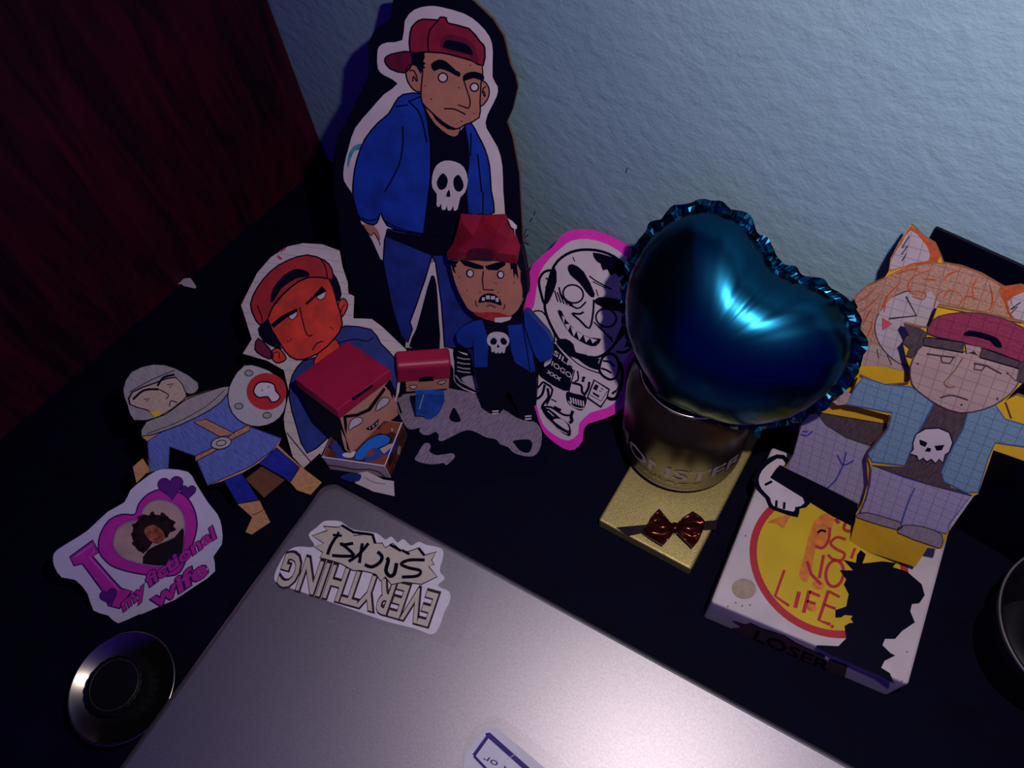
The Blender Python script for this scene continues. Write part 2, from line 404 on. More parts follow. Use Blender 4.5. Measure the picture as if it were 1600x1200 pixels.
for w_,pts in((5,[(1110,400),(1010,400),(955,425),(1000,450),(1080,470),(1060,505),(960,512)]),(6,[(925,420),(910,490),(880,505),(855,470),(870,405),(860,385)]),
    (5.5,[(800,345),(830,380),(810,420),(760,445),(715,430)]),(5,[(700,290),(690,350),(680,420)]),(5,[(740,290),(680,360),(610,410)]),(5,[(640,290),(570,300),(560,285)]),(5,[(560,290),(620,340),(640,370),(580,375),(500,370)]),(5,[(525,250),(490,310),(470,365)]),(4,[(545,215),(530,255)]),(4,[(505,235),(565,240)])):
    sh.line('brush_lettering',smooth(Y1(pts),False,4),w_,INK,8,taper=False)
sh.build()
s2=empty('small_label_sticker',atz((790,1175),LZ),'small taped white label with a navy frame on the laptop lid','sticker')
sh=Sheet(s2,flat(LZ+.0006),LZ)
sh.slab('clear_tape',Y3([(150,1300),(205,900),(290,760),(310,660),(400,460),(480,375),(600,310),(680,262),(830,350),(1080,540),(1250,670),(1500,850),(1640,1000),(1300,1500)]),.0003,FILM,off=-.0002)
sh.slab('label_paper',Y3([(300,1250),(330,720),(420,600),(560,430),(690,420),(950,620),(1160,800),(1450,1050),(1150,1400)]),.0002,M('label_white',(.70,.68,.78),.45,.05,200),off=0)
NVI=M('navy_ink',(.035,.02,.20),.6,.25,300)
sh.line('frame',Y3([(1350,1180),(1050,890),(600,490),(590,500)]),8,NVI,3); sh.line('frame',Y3([(610,495),(440,730)]),5.5,NVI,4); sh.line('frame',Y3([(440,735),(700,1010),(900,1200)]),4,NVI,4)
sh.text('print','& or',Y3([(880,900)])[0],(-42,-24),(-7,9),NVI,4); sh.text('print','for',Y3([(820,990)])[0],(-32,-19),(-7,9),NVI,4)
sh.line('tape_crease',smooth(Y3([(750,870),(800,790),(880,735),(930,700)]),False),1.2,WHITE,5)
sh.build()

# ================================================================== flat skull sheet on the desk
GREY=M('grey_skull_print',(.24,.185,.27),.9,.45,900,kind='pencil')
sk=empty('grey_skull_sheet',atz((720,640)),'black sheet printed with a grey skull lying under the paper figures','printed sheet')
sh=Sheet(sk,flat(.0009),.0002)
sh.slab('sheet',[(560,690),(600,585),(700,545),(790,560),(850,640),(862,700),(850,735),(720,760),(640,745)],.0006,BLACKCARD)
sh.fill('skull_print',smooth(W4([(60,420),(260,440),(480,470),(700,430),(880,480),(920,640),(1020,690),(1120,660),(1250,740),(1400,770),(1470,840),(1478,950),(1450,1050),(1390,1098),(1290,1090),(1210,1060),(1160,1010),(1090,985),(1050,940),(960,920),(880,880),(800,852),(720,870),(640,910),(545,955),(510,940),(515,900),(480,868),(430,895),(370,895),(330,860),(335,830),(240,845),(180,780),(120,640)]),True,3),GREY,1)
sh.fill('skull_print',smooth(W4([(290,1130),(320,1070),(370,985),(420,975),(438,1010),(425,1050),(480,1085),(560,1080),(640,1070),(665,1100),(640,1135),(585,1180),(560,1160),(480,1172),(380,1165)]),True,3),GREY,1)
sh.fill('eye_print',smooth(W4([(655,640),(690,690),(720,760),(690,778),(640,770),(612,735),(630,680)]),True,3),BLACKCARD,2)
sh.fill('eye_print',smooth(W4([(1210,955),(1290,940),(1370,945),(1390,990),(1370,1050),(1330,1065),(1270,1040),(1225,985)]),True,3),BLACKCARD,2)
sh.build()

# ================================================================== big cardboard figure
def skull(sh,name,cx,cy,w,h,rot=0,layer=3,mat=None,ink=None,blayer=None):
    c,s=math.cos(math.radians(rot)),math.sin(math.radians(rot))
    t=lambda pts:[(cx+(x*w*c-y*h*s),cy+(x*w*s+y*h*c)) for x,y in pts]
    sh.fill(name,smooth(t([(-.5,-.15),(-.42,-.38),(-.2,-.5),(.1,-.5),(.36,-.4),(.5,-.15),(.46,.1),(.34,.22),(.3,.46),(.2,.5),(.17,.4),(.12,.5),(.02,.5),(0,.4),(-.04,.5),(-.14,.5),(-.17,.38),(-.22,.46),(-.3,.42),(-.32,.2),(-.46,.08)]),True,2),mat or SKULL,layer)
    for pts in([(-.36,-.05),(-.22,-.24),(-.06,-.12),(-.1,.06),(-.26,.1)],[(.1,-.14),(.24,-.24),(.4,-.04),(.32,.1),(.16,.06)],[(.0,.08),(.06,.22),(-.06,.22)]):
        sh.fill(name,smooth(t(pts),True,3),ink or INK,layer+1)
def dots(sh,name,pts,r=1.2,mat=None,layer=5):
    for p in pts: sh.fill(name,ell(p[0],p[1],r,n=8),mat or REDDARK,layer)
b1=atz((608,590)); b2=atz((724,613)); e=(b2-b1).normalized()
for c_ in((700,-14),(722,-10),(740,2),(770,30),(787,57),(809,135),(812,290)):   # lean until the first corner meets the wall
    PA=Plane(b1,e.cross(aty(c_,WY-.0042)-b1),e)
    if all(PA.hit(p).y<=WY-.0040 for p in((616,-14),(700,-14),(722,-10),(740,2),(770,30),(787,57),(809,135),(812,290))): break

big=empty('tall_boy_cutout',(b1+b2)/2,'tall black cardboard cutout of a boy in red cap leaning on the wall','cutout')
sh=Sheet(big,PA)
sh.slab('cardboard',[(616,-14),(610,29),(585,48),(575,68),(576,118),(567,135),(550,170),(530,208),(522,238),(522,300),(535,390),(556,470),(580,545),(602,600),(690,622),(752,628),(765,610),(798,560),(822,464),(818,400),(812,290),(811,270),(800,212),(792,190),(801,170),(809,135),(805,117),(797,100),(787,57),(770,30),(740,2),(722,-10)],.003,BLACKCARD,KRAFT)
paper=smooth(Z1([(590,60),(680,38),(760,45),(900,85),(990,145),(1060,230),(1080,320),(1078,480),(1110,540),(1105,600),(1060,690),(1040,740),(1040,800),(1110,920),(1140,1040),(1145,1190)])+Z2([(826,100),(830,260),(800,440),(760,620),(720,760),(725,895),(640,880),(598,840),(596,790)])+Z2([(560,690),(515,310),(470,400),(400,595),(385,640),(330,500),(282,312)])+Z2([(270,300),(230,210),(185,140),(160,60),(140,0)])+Z1([(150,1130),(150,1040),(180,920),(220,800),(320,680),(400,590),(485,522),(400,470),(362,430),(358,340),(370,290),(420,265),(515,250),(530,130)]),True,2)
sh.fill('white_border',paper,WHITE,1)
sh.fill('white_border',Z2([(500,280),(470,380),(425,505),(398,580),(380,695),(556,700),(545,500),(518,305)]),WHITE,1)
sh.fill('gap_between_legs',smooth(Z2([(497,372),(520,410),(530,560),(534,700),(470,705),(398,690),(430,610),(460,500)]),True,2),BLACKCARD,2)
sh.outline('trousers',Z2([(300,165),(480,195),(500,285),(470,385),(430,505),(402,580),(412,612),(392,672),(360,640),(320,510),(282,315),(288,215)]),NAVY,2.2,layer=3)
sh.outline('trousers',Z2([(480,195),(660,200),(700,350),(705,700),(620,705),(556,690),(542,500),(515,310),(500,285)]),NAVY,2.2,layer=3)
sh.fill('trousers',Z2([(296,170),(450,200),(660,100),(680,260),(600,285),(500,285),(380,235),(292,200)]),INK,4)
SHOEG=M('grey_shoe_toe',(.40,.36,.40),.8,.08)
sh.fill('shoe',smooth(W3([(110,380),(240,380),(280,480),(300,600),(345,760),(352,805),(240,770),(150,720),(120,660),(120,520)]),True,2),INK,4)
sh.fill('shoe',smooth(W3([(190,660),(300,640),(330,700),(345,765),(260,735),(200,695)]),True,2),SHOEG,5)
for a_,b_ in(((130,640),(180,700)),((180,700),(350,790)),): sh.line('shoe',W3([a_,b_]),2.2,SHOEG,5)
for y in(480,525,570,605): sh.line('shoe_lace',W3([(145,y-10),(205,y+5),(270,y+8)]),2,SHOEG,6)
sh.fill('shoe_lace',W3([(150,412),(240,435),(245,452),(200,440)]),WHITE,6)
sh.outline('jacket',smooth(Z1([(632,585),(520,590),(470,640),(430,710),(360,770),(280,870),(230,1000),(210,1110)])+Z2([(146,10),(160,70),(180,122),(240,148),(262,120),(272,95),(300,150),(380,180),(452,200),(468,140),(485,0)])+Z1([(690,1100),(690,900),(665,720),(640,640)]),True,2),BLUE,2.4,layer=3)
sh.outline('jacket',smooth(Z1([(905,780),(945,770),(990,850),(1030,930),(1060,1040),(1070,1190)])+Z2([(778,92),(720,100),(662,95),(655,0)])+Z1([(920,1100),(930,1000),(922,880)]),True,2),BLUE,2.4,layer=3)
for pts in([(515,790),(518,900),(490,1040),(405,1200)],[(550,630),(610,690),(640,760),(668,890)],[(470,668),(550,655)],[(945,830),(940,975)],[(985,960),(1010,1200)],[(635,600),(600,615),(560,632)]):
    sh.line('jacket',smooth(Z1(pts),False,3),2.2,INK,5)
sh.line('jacket',smooth(Z2([(178,112),(220,128),(262,118)]),False),2,INK,5); sh.line('jacket',smooth(Z2([(285,128),(360,165),(460,188)]),False),2,INK,5); sh.line('jacket',Z2([(728,0),(727,95)]),2,INK,5)
sh.fill('hand',smooth(Z2([(190,145),(238,150),(262,180),(270,212),(258,215),(240,185),(232,195),(215,185)]),True,2),SKIN,4)
sh.line('hand',smooth(Z2([(190,145),(215,185),(232,195),(240,180),(262,215),(268,238)]),False,2),1.4,INK,5)
sh.fill('shirt',smooth(Z1([(650,650),(690,720),(760,810),(820,850),(870,832),(900,790),(920,880),(925,1000),(918,1190)])+Z2([(662,100),(590,215),(470,205),(466,150),(484,0)])+Z1([(692,1000),(690,860),(665,720)]),True,2),INK,3)
skull(sh,'shirt_skull',702,290,56,76,6,5)
sh.outline('neck',smooth(Z1([(665,645),(662,690),(720,780),(800,845),(850,855),(872,825),(868,790),(780,760)]),True,2),SKIN,1.8,layer=4)
sh.fill('neck',smooth(Z1([(690,672),(760,735),(850,785),(858,808),(800,808),(720,745)]),True,2),INK,6)
face=smooth(Z1([(645,325),(760,330),(870,345),(1012,400),(1006,520),(1000,640),(995,735),(905,780),(850,806),(770,765),(690,695),(638,640),(632,560),(642,450)]),True,2)
sh.outline('ear',smooth(Z1([(540,430),(560,405),(600,410),(640,440),(640,560),(600,570),(560,530),(540,480)]),True,3),SKIN,2.2,layer=5)
sh.outline('ear',smooth(Z1([(1003,518),(1030,512),(1055,550),(1055,600),(1030,645),(1000,655)]),True,3),SKIN,2.2,layer=5)
sh.line('ear',smooth(Z1([(560,445),(585,440),(605,480),(605,510),(585,475),(580,510)]),False,3),2,INK,7); sh.line('ear',smooth(Z1([(1038,540),(1015,560),(1030,580),(1030,605),(1012,570)]),False,3),2,INK,7)
sh.outline('face',face,SKIN,2.2,layer=7)
sh.fill('hair',Z1([(572,325),(652,322),(655,360),(645,385),(660,395),(648,410),(660,425),(640,432),(630,462),(608,425),(600,408),(575,402)]),INK,9)
sh.fill('eyebrow',smooth(Z1([(693,402),(740,372),(790,385),(850,440),(878,455),(868,482),(810,450),(750,430),(712,445)]),True,2),INK,9)
sh.fill('eyebrow',smooth(Z1([(892,478),(920,455),(970,448),(1022,468),(1020,505),(960,488),(905,505)]),True,2),INK,9)
for c_,r_ in(((768,485),29),((965,545),26)):
    sh.fill('eye',Z1(ell(*c_,r_+4)),INK,9); sh.fill('eye',Z1(ell(*c_,r_-5)),SKULL,10)
sh.line('nose',smooth(Z1([(895,490),(920,570),(938,630),(930,675),(900,668),(862,655)]),False,3),2,INK,9); sh.line('mouth',smooth(Z1([(775,680),(840,682),(910,716)]),False,3),2.2,INK,9)
dots(sh,'freckle',Z1([(697,620),(963,708),(885,758),(868,548),(940,408),(658,538)]),1.3,layer=9)
sh.outline('cap',smooth(Z1([(572,325),(482,330),(420,350),(405,382),(440,430),(530,455),(575,400)]),True,2),REDDARK,2.4,layer=6)
sh.outline('cap',smooth(Z1([(565,325),(565,200),(590,150),(640,120),(735,125),(750,108),(790,112),(802,145),(930,178),(1000,260),(1030,300),(1020,410),(950,380),(850,350),(760,330),(650,325)]),True,2),RED,2.6,layer=9)
sh.line('cap',smooth(Z1([(740,128),(690,185),(674,250),(678,322)]),False),2.2,INK,11)
sh.fill('cap_opening',smooth(Z1([(758,305),(756,250),(795,215),(900,235),(965,285),(990,395),(945,378),(930,345),(850,332)]),True,2),REDDARK,11)
sh.fill('cap_opening',smooth(Z1([(775,298),(778,262),(805,250),(900,270),(940,300),(955,345),(880,325)]),True,2),INK,12)
STAIN=M('teal_stain',(.06,.26,.36),.8,.3,200)
sh.fill('paint_stain',smooth(Z1([(200,925),(240,900),(265,905),(250,935),(215,945),(190,1000),(175,1050),(172,990)]),True,3),STAIN,2)
sh.build()

# ================================================================== papercraft boy standing in front of it
f1,f2=atz((766,648)),atz((832,664))
PF=Plane(f1,PA.n,PA.e)
# keep it parallel to the big cutout, a little nearer to the camera
pf=empty('standing_papercraft_boy',(f1+f2)/2,'papercraft boy with crumpled red cap standing before the tall cutout','paper figure')
sh=Sheet(pf,PF)
BLK=M('black_paper',(.0020,.0016,.014),.6,.3,60,spec=.2)
BLUEP=M('blue_glossy_paper',(.006,.04,.30),.38,.25,60,spec=.5)
def prism(name,poly,th,mats,off=0,inset=None,label=None): return sh.slab(name,poly,th,mats,mats,off,label)
prism('leg',W3([(300,560),(600,560),(605,790),(590,900),(575,960),(530,1010),(480,1020),(380,940),(345,760)]),.006,BLK)
prism('leg',W3([(600,560),(888,580),(888,1060),(780,1085),(735,1040),(700,930),(640,800),(605,790)]),.006,BLK)
prism('torso',W3([(290,130),(400,110),(640,120),(780,140),(860,300),(888,560),(860,610),(600,600),(300,575),(285,300)]),.007,BLK,.0006)
prism('arm',W3([(300,130),(190,190),(135,260),(150,330),(230,385),(290,370)]),.005,BLUEP,.0010)
prism('arm',W3([(770,40),(810,50),(900,150),(1000,260),(1035,340),(1030,480),(930,520),(880,460),(830,330),(780,170)]),.006,BLUEP,.0012)
prism('cuff',W3([(958,535),(1022,500),(1020,525),(965,562)]),.004,WHITE,.0014)
sh.fill('jacket_front',W3([(295,130),(380,120),(440,300),(430,560),(310,565),(295,300)]),BLUEP,10)
sh.fill('jacket_front',W3([(620,170),(760,160),(850,420),(880,600),(840,612),(690,520),(650,400)]),BLUEP,10)
sh.line('jacket_front',W3([(760,170),(800,400),(830,600)]),1.6,INK,12)
skull(sh,'shirt_skull',690+530*.16667,480+332*.16667,35,33,0,11)
for x,y in((505,975),(505,998),(812,1022),(812,1048),(815,1080)): sh.line('shoe_stripe',W3([(x-30,y+2),(x+30,y-2)]),2.6,WHITE,8)
prism('head',smooth(W2([(100,525),(300,515),(690,545),(735,720),(755,830),(740,940),(690,1010),(620,1050),(500,1040),(290,1005),(220,930),(150,790),(105,650)]),True,2),.010,SKIN,.0035)
prism('head_side',smooth(W2([(700,545),(740,380),(800,700),(800,850),(760,870),(745,760)]),True,2),.007,BLK,.002)
L0=41
sh.fill('hair',W2([(70,525),(165,525),(135,560),(140,580),(118,590),(135,650),(105,620),(92,570)]),INK,L0); sh.fill('hair',W2([(640,545),(705,550),(720,700),(690,640),(678,690),(668,600),(650,610)]),INK,L0)
sh.fill('eyebrow',W2([(165,520),(250,525),(395,575),(390,605),(310,600),(215,570)]),INK,L0); sh.fill('eyebrow',W2([(405,575),(520,540),(600,530),(600,565),(520,615),(430,610)]),INK,L0)
for c_,rx,ry in(((266,643),38,42),((552,655),36,40)):
    sh.fill('eye',W2(ell(*c_,rx,ry)),INK,L0); sh.fill('eye',W2(ell(c_[0]+2,c_[1],rx-13,ry-12)),SKULL,L0+1)
sh.line('nose',W2([(392,620),(382,700),(392,795),(488,800)]),2,INK,L0)
sh.fill('mouth',smooth(W2([(345,920),(365,860),(430,830),(500,840),(550,890),(562,945),(500,925),(420,910)]),True,2),INK,L0)
for x0,x1,y0,y1 in((378,405,868,900),(415,452,850,885),(462,500,855,888),(508,535,872,910)): sh.fill('tooth',W2([(x0,y0),(x1,y0),(x1,y1),(x0,y1)]),SKULL,L0+1)
for pts in([(320,900),(320,930),(340,955)],[(420,955),(460,940),(505,965)],[(590,930),(592,960),(575,980)]): sh.line('mouth',smooth(W2(pts),False),1.8,REDDARK,L0)
sh.fill('collar',W2([(285,1000),(360,1010),(450,1005),(540,1010),(640,1045),(600,1060),(490,1095),(400,1070),(330,1040)]),M('red_collar',(.4,.03,.03),.6,.3,300),L0+1)
sh.fill('collar',W2([(498,1060),(660,1048),(640,1080),(560,1105),(498,1100)]),WHITE,L0+2)
dots(sh,'freckle',W2([(238,805),(165,680),(510,735),(680,730),(360,822),(530,820)]),1.1,layer=L0)
sh.build()
# crumpled cap: faceted shell in front of the head
def P3(p,off): return PF.hit(p,off)
bm=bmesh.new()
capring=W2([(60,520),(48,445),(115,350),(150,230),(180,85),(380,95),(600,85),(650,180),(700,280),(740,390),(708,555),(500,525),(280,520)])
front=[bm.verts.new(P3(p,.0045)) for p in capring]; backv=[bm.verts.new(P3(p,-.007)) for p in capring]
mid=W2([(150,420),(300,300),(340,200),(520,250),(580,120),(640,330),(480,380),(690,470),(360,420),(240,470),(520,450),(200,180)])
mo=[.010,.011,.0065,.012,.007,.008,.013,.008,.012,.011,.011,.006]
mids=[bm.verts.new(P3(p,o)) for p,o in zip(mid,mo)]
flat2=[Vector((p[0],p[1],0)) for p in capring+mid]
from mathutils.geometry import delaunay_2d_cdt
allv=front+mids; nC=len(capring)
res=delaunay_2d_cdt([v.to_2d() for v in flat2],[],[list(range(nC))],1,1e-5)
for f in res[2]:
    try: bm.faces.new([allv[res[3][i][0]] for i in f])
    except Exception: pass
for i in range(nC):
    j=(i+1)%nC; bm.faces.new((front[i],backv[i],backv[j],front[j]))
bm.faces.new(backv)
bmesh.ops.recalc_face_normals(bm,faces=bm.faces)
capF=from_bm('cap',bm,M('crumpled_red_paper',(.27,.009,.03),.35,.3,50,spec=.5),pf)
shc=Sheet(pf,Plane(PF.o+PF.n*.0123,PF.n,PF.e)); shc.fill('cap_opening',smooth(W2([(235,490),(260,420),(350,405),(470,430),(490,505),(360,498)]),True,2),M('cap_opening_red',(.06,.004,.02),.5),1)  # opening of the crumpled cap drawn as a flat dark red fill
shc.fill('paint_drip',W2([(620,128),(660,150),(705,195),(705,225),(690,225),(688,290),(680,225),(655,210),(648,195)]),WHITE,-30); shc.build()

# ================================================================== pink bordered sticker figure
g1=atz((896,710)); g2=atz((846,686))
eG=(g1-g2).normalized()
PG=Plane(g1,eG.cross(aty((925,360),.284)-g1),eG)
gp=empty('pink_edged_cutout',g1,'pink edged black and white cutout of a grinning bald man','cutout')
PINK=M('magenta_paper',(.86,.03,.52),.6,.10,80)
PAPW=M('pinkish_white_paper',(.64,.52,.60),.75,.06,60)
sh=Sheet(gp,PG)
pinkpoly=smooth(Z5([(55,500),(70,440),(75,380),(95,320),(180,245),(210,205),(250,175),(320,165),(400,180),(480,215),(540,260),(590,330),(600,420),(600,600),(575,690),(515,780),(505,880),(500,960),(420,1010),(340,1035),(318,1070),(315,1110),(280,1150),(230,1145),(160,1095),(130,1050),(108,985),(85,900),(75,800),(60,700),(55,600)]),True,2)
sh.slab('pink_card',pinkpoly,.0012,PINK)
sh.fill('white_paper',smooth(Z5([(100,500),(110,430),(125,360),(165,300),(220,250),(265,218),(340,210),(430,235),(510,290),(555,340),(570,450),(568,600),(558,680),(500,760),(497,880),(470,930),(420,965),(350,985),(300,1035),(295,1080),(250,1110),(190,1085),(140,1040),(112,960),(95,880),(85,780),(72,640),(72,560),(92,520)]),True,2),PAPW,1)
L=lambda pts,w=3,cl=False,n='line_drawing',lay=3: sh.line(n,smooth(Z5(pts),cl,3),w*1.35,INK,lay,closed=cl)
F_=lambda pts,n='line_drawing',lay=3,mat=None: sh.fill(n,smooth(Z5(pts),True,2),mat or INK,lay)
F_([(152,500),(155,430),(190,335),(200,400),(170,480)],'hair',3)
L([(150,480),(158,420),(188,330),(240,280),(310,258),(400,265),(480,305),(530,370),(552,450),(545,530),(500,610),(450,690),(390,735),(320,735),(230,685),(170,590),(147,520)],3.2,True,'head_outline')
F_([(360,270),(430,285),(480,310),(525,375),(490,372),(480,382),(460,362),(440,372),(425,345),(405,350),(395,320),(378,310)],'hair',4)
F_([(505,570),(540,545),(530,600),(480,660),(455,690),(470,640)],'hair',4)
F_([(248,335),(270,322),(320,355),(370,455),(355,470),(330,445),(300,405),(260,370)],'eyebrow',4)
F_([(368,490),(385,470),(440,472),(510,490),(518,518),(490,535),(430,520),(385,505)],'eyebrow',4)
for c_ in((273,455),(420,562)):
    sh.fill('eye',Z5(ell(*c_,50,44,20)),INK,4); sh.fill('eye',Z5(ell(*c_,42,36,20)),PAPW,5)
L([(210,425),(225,470),(290,520),(330,490)],2); L([(365,480),(362,540),(345,608),(300,570),(268,542),(300,545),(320,535)],2.4,n='nose'); 
F_([(203,530),(225,580),(265,640),(330,680),(375,688),(398,655),(350,650),(290,620),(240,570),(222,532)],'mouth',4)
for q in([(222,552),(236,560),(232,590)],[(236,590),(262,590),(250,620)],[(262,600),(290,618),(275,645)],[(288,622),(318,638),(300,662)],[(320,640),(348,652),(330,672)],[(348,652),(380,660),(360,676)]): sh.fill('tooth',Z5(q),PAPW,5)
L([(130,455),(120,400),(140,360),(175,350),(190,370)],3,n='ear'); L([(130,455),(140,490),(150,500)],3,n='ear'); L([(150,385),(165,395),(150,430)],2,n='ear')
L([(500,610),(530,605),(545,640),(535,690),(500,715),(465,712)],3,n='ear'); L([(505,650),(520,660),(505,690)],2,n='ear')
for k_ in range(6): L([(190+k_*12,440+k_*7),(205+k_*14,490+k_*5)],1.6,n='shading'); L([(365+k_*15,580+k_*13),(395+k_*11,610+k_*12)],1.6,n='shading')
L([(345,375),(380,400),(445,435)],1.6,n='shading'); L([(360,400),(400,420),(420,430)],1.2,n='shading'); L([(350,440),(365,470)],1.2,n='shading'); L([(375,435),(385,465)],1.2,n='shading'); L([(272,290),(280,310)],1.2,n='shading')
F_([(195,665),(240,655),(275,680),(285,715),(330,725),(340,740),(290,745),(230,715)],'beard',4)
# body
sh.fill('shirt',smooth(W1([(40,230),(130,240),(215,180),(240,60),(290,70),(470,310),(440,420),(410,570),(300,540),(180,470),(60,370)]),True,2),INK,3)
sh.fill('collar',smooth(W1([(270,50),(330,130),(430,240),(560,340),(700,390),(780,415),(770,390),(640,350),(520,270),(400,170),(310,70)]),True,2),PAPW,5)
sh.line('collar',smooth(W1([(285,50),(380,150),(500,260),(620,330),(770,380)]),False),1.8,INK,6)
sh.fill('collar',smooth(W1([(460,170),(560,180),(720,190),(740,260),(760,340),(640,310),(540,240)]),True,2),INK,4)
sh.text('shirt_print','SILM',W1([(240,165)])[0],(32,24),(2.5,-7),PAPW,5,.01); sh.text('shirt_print','IOGO',W1([(215,285)])[0],(31,21),(2.5,-7),PAPW,5,.01); sh.text('shirt_print','xxx',W1([(170,372)])[0],(21,12.5),(3,-7),PAPW,5,.015)
V=lambda pts,w=2.6,cl=False,n='line_drawing',lay=6: sh.line(n,smooth(W1(pts),cl,3),w*1.3,INK,lay,closed=cl)
U=lambda pts,n='line_drawing',lay=5,mat=None: sh.fill(n,smooth(W1(pts),True,2),mat or PAPW,lay)
U([(470,340),(560,360),(690,430),(640,480),(610,620),(580,780),(500,770),(400,690),(420,560)],'raised_leg',5)
V([(480,340),(440,480),(410,600)],1.4,n='raised_leg'); V([(510,350),(520,440),(480,470)],2,n='raised_leg'); V([(450,480),(550,510),(560,580),(600,620)],3,n='raised_leg'); V([(640,470),(630,540),(590,610)],3,n='raised_leg')
U([(390,580),(480,600),(600,630),(610,690),(580,770),(530,785),(430,730),(390,670)],'raised_shoe',6,INK)
for k_ in range(6): sh.line('raised_shoe',W1([(432+k_*28,640+k_*8),(445+k_*27,705+k_*8)]),2.2,PAPW,7)
sh.line('raised_shoe',smooth(W1([(410,680),(460,740),(540,765),(580,760)]),False),1.6,PAPW,7)
V([(560,430),(590,420),(560,465),(585,455)],2.4,n='raised_leg')
V([(130,470),(70,540)],2.4,n='leg'); V([(130,470),(235,555),(170,720)],2.4,n='leg'); V([(150,500),(120,610),(60,660)],3,n='leg'); V([(180,540),(190,640),(130,720),(120,770)],3,n='leg'); V([(120,750),(220,750),(350,830),(430,840)],2.4,n='leg'); V([(460,790),(440,850),(450,900),(420,920)],4,n='leg'); V([(220,660),(280,690)],1.4,n='leg'); V([(250,745),(330,785)],3,n='leg')
U([(115,770),(200,770),(320,870),(420,940),(440,1050),(400,1065),(300,1000),(190,890)],'shoe',6,INK); U([(240,890),(330,880),(400,940),(415,1010),(340,970)],'shoe',7); sh.line('shoe',W1([(180,880),(290,990),(400,1045)]),1.3,PAPW,7)
for a_ in((180,790),(205,810),(225,830)): sh.line('shoe',W1([a_,(a_[0]+25,a_[1]+20)]),1.5,PAPW,7)
U([(760,280),(790,200),(860,160),(930,190),(965,280),(950,400),(880,445),(800,410),(755,350)],'fist',6); V([(760,280),(790,200),(860,160),(930,190),(965,280),(950,400),(880,445),(800,410),(755,350)],3,True,'fist',7); V([(790,240),(860,250),(920,300)],2.4,n='fist',lay=7); V([(770,320),(830,340),(885,375)],2.4,n='fist',lay=7); V([(750,215),(725,270),(745,320)],2,n='fist',lay=7)
V([(970,250),(1000,330),(995,500),(940,640),(880,660),(840,640)],4,n='arm'); V([(960,430),(965,520),(900,610)],1.4,n='arm'); V([(890,600),(935,570)],2.6,n='arm')
sh.fill('pass_card',W1([(690,440),(870,550),(840,650),(770,760),(610,650)]),INK,8); sh.fill('pass_card',W1([(700,460),(850,560),(825,650),(765,735),(630,640)]),PAPW,9); sh.fill('pass_card',W1([(710,495),(745,515),(720,570),(680,545)]),INK,10); sh.fill('pass_card',W1([(680,580),(755,625),(745,645),(675,600)]),INK,10)
sh.line('pass_card',W1([(650,615),(770,685),(840,570)]),1.2,INK,10); V([(750,570),(775,580)],1,n='pass_card',lay=10); V([(765,540),(800,560)],1,n='pass_card',lay=10)
sh.outline('arm',smooth(Z5([(90,540),(120,530),(150,550),(190,640),(180,680),(150,640),(110,575)]),True,2),PAPW,2.4,layer=3)
sh.build()
stand(gp,PG,(905,520))

# ================================================================== red faced bust
PB=lean((458,742),(628,702),57)
bb=empty('red_faced_bust_cutout',PB.hit((470,730)),'ruled paper bust of a red faced boy in a backward cap','cutout')
sh=Sheet(bb,PB)
RULED=M('ruled_paper',(.60,.50,.52),.75,.07,90,kind='ruled')
sh.slab('paper',Z3([(110,350),(145,280),(185,200),(250,125),(330,75),(400,60),(490,65),(572,95),(585,170),(610,245),(612,295),(640,308),(636,412),(722,415),(772,452),(885,560),(865,640),(850,760),(800,900),(700,1000),(500,1025),(402,1115),(352,1060),(315,930),(310,880),(335,760),(310,655),(230,610),(118,578),(160,510),(135,430)]),.0012,RULED)
ORR=M('orange_red_marker',(.66,.035,.018),.6,.28,90); 
sh.outline('jacket',smooth(Z3([(560,470),(600,448),(720,465),(765,530),(830,600),(845,680),(800,860),(640,900),(520,970),(420,1045),(370,920),(335,780),(350,680),(400,612),(460,595),(540,520)]),True,2),NAVY,2,layer=1)
sh.fill('jacket',Z3([(400,700),(520,640),(560,700),(520,880),(450,880)]),INK,3)
sh.line('jacket',smooth(Z3([(560,530),(640,510),(700,520),(730,500)]),False),1.6,INK,3); sh.line('jacket',Z3([(325,950),(440,1090)]),1.6,INK,3)
sh.outline('neck',smooth(Z3([(450,620),(470,580),(540,505),(575,550),(520,590),(470,640)]),True,2),ORR,1.8,layer=3)
for pl_ in([(565,345),(590,318),(610,350),(592,395),(574,405)],[(250,570),(285,552),(322,600),(285,622),(258,605)]): sh.outline('ear',smooth(Z3(pl_),True,3),ORR,2,layer=4)
sh.outline('cap_brim',smooth(Z3([(190,505),(240,550),(262,590),(240,602),(185,572),(175,545)]),True,2),REDDARK,2,layer=4)
sh.outline('face',smooth(Z3([(235,415),(270,345),(340,270),(420,222),(520,222),(560,340),(585,440),(545,510),(480,570),(400,606),(340,592),(290,525)]),True,2),ORR,2.2,layer=6)
sh.fill('hair',smooth(Z3([(188,462),(235,418),(265,490),(302,555),(270,550),(215,520)]),True,2),INK,8); sh.fill('hair',smooth(Z3([(515,170),(560,225),(582,300),(560,335),(535,260),(520,220)]),True,2),INK,8)
sh.outline('cap',smooth(Z3([(155,345),(185,270),(250,190),(330,140),(420,115),(500,140),(535,180),(540,230),(515,225),(420,220),(340,268),(265,345),(235,415),(198,442),(170,400)]),True,2),M('cap_red_marker',(.42,.012,.02),.6,.2,120),2.2,layer=9)
sh.fill('cap_opening',smooth(Z3([(248,335),(258,275),(305,215),(365,180),(420,192),(428,215),(370,225),(300,272),(266,328)]),True,2),INK,11)
sh.line('cap',smooth(Z3([(185,350),(205,400),(210,430)]),False),1.8,INK,11); sh.line('cap',smooth(Z3([(480,130),(505,170),(515,225)]),False),1.8,INK,11)
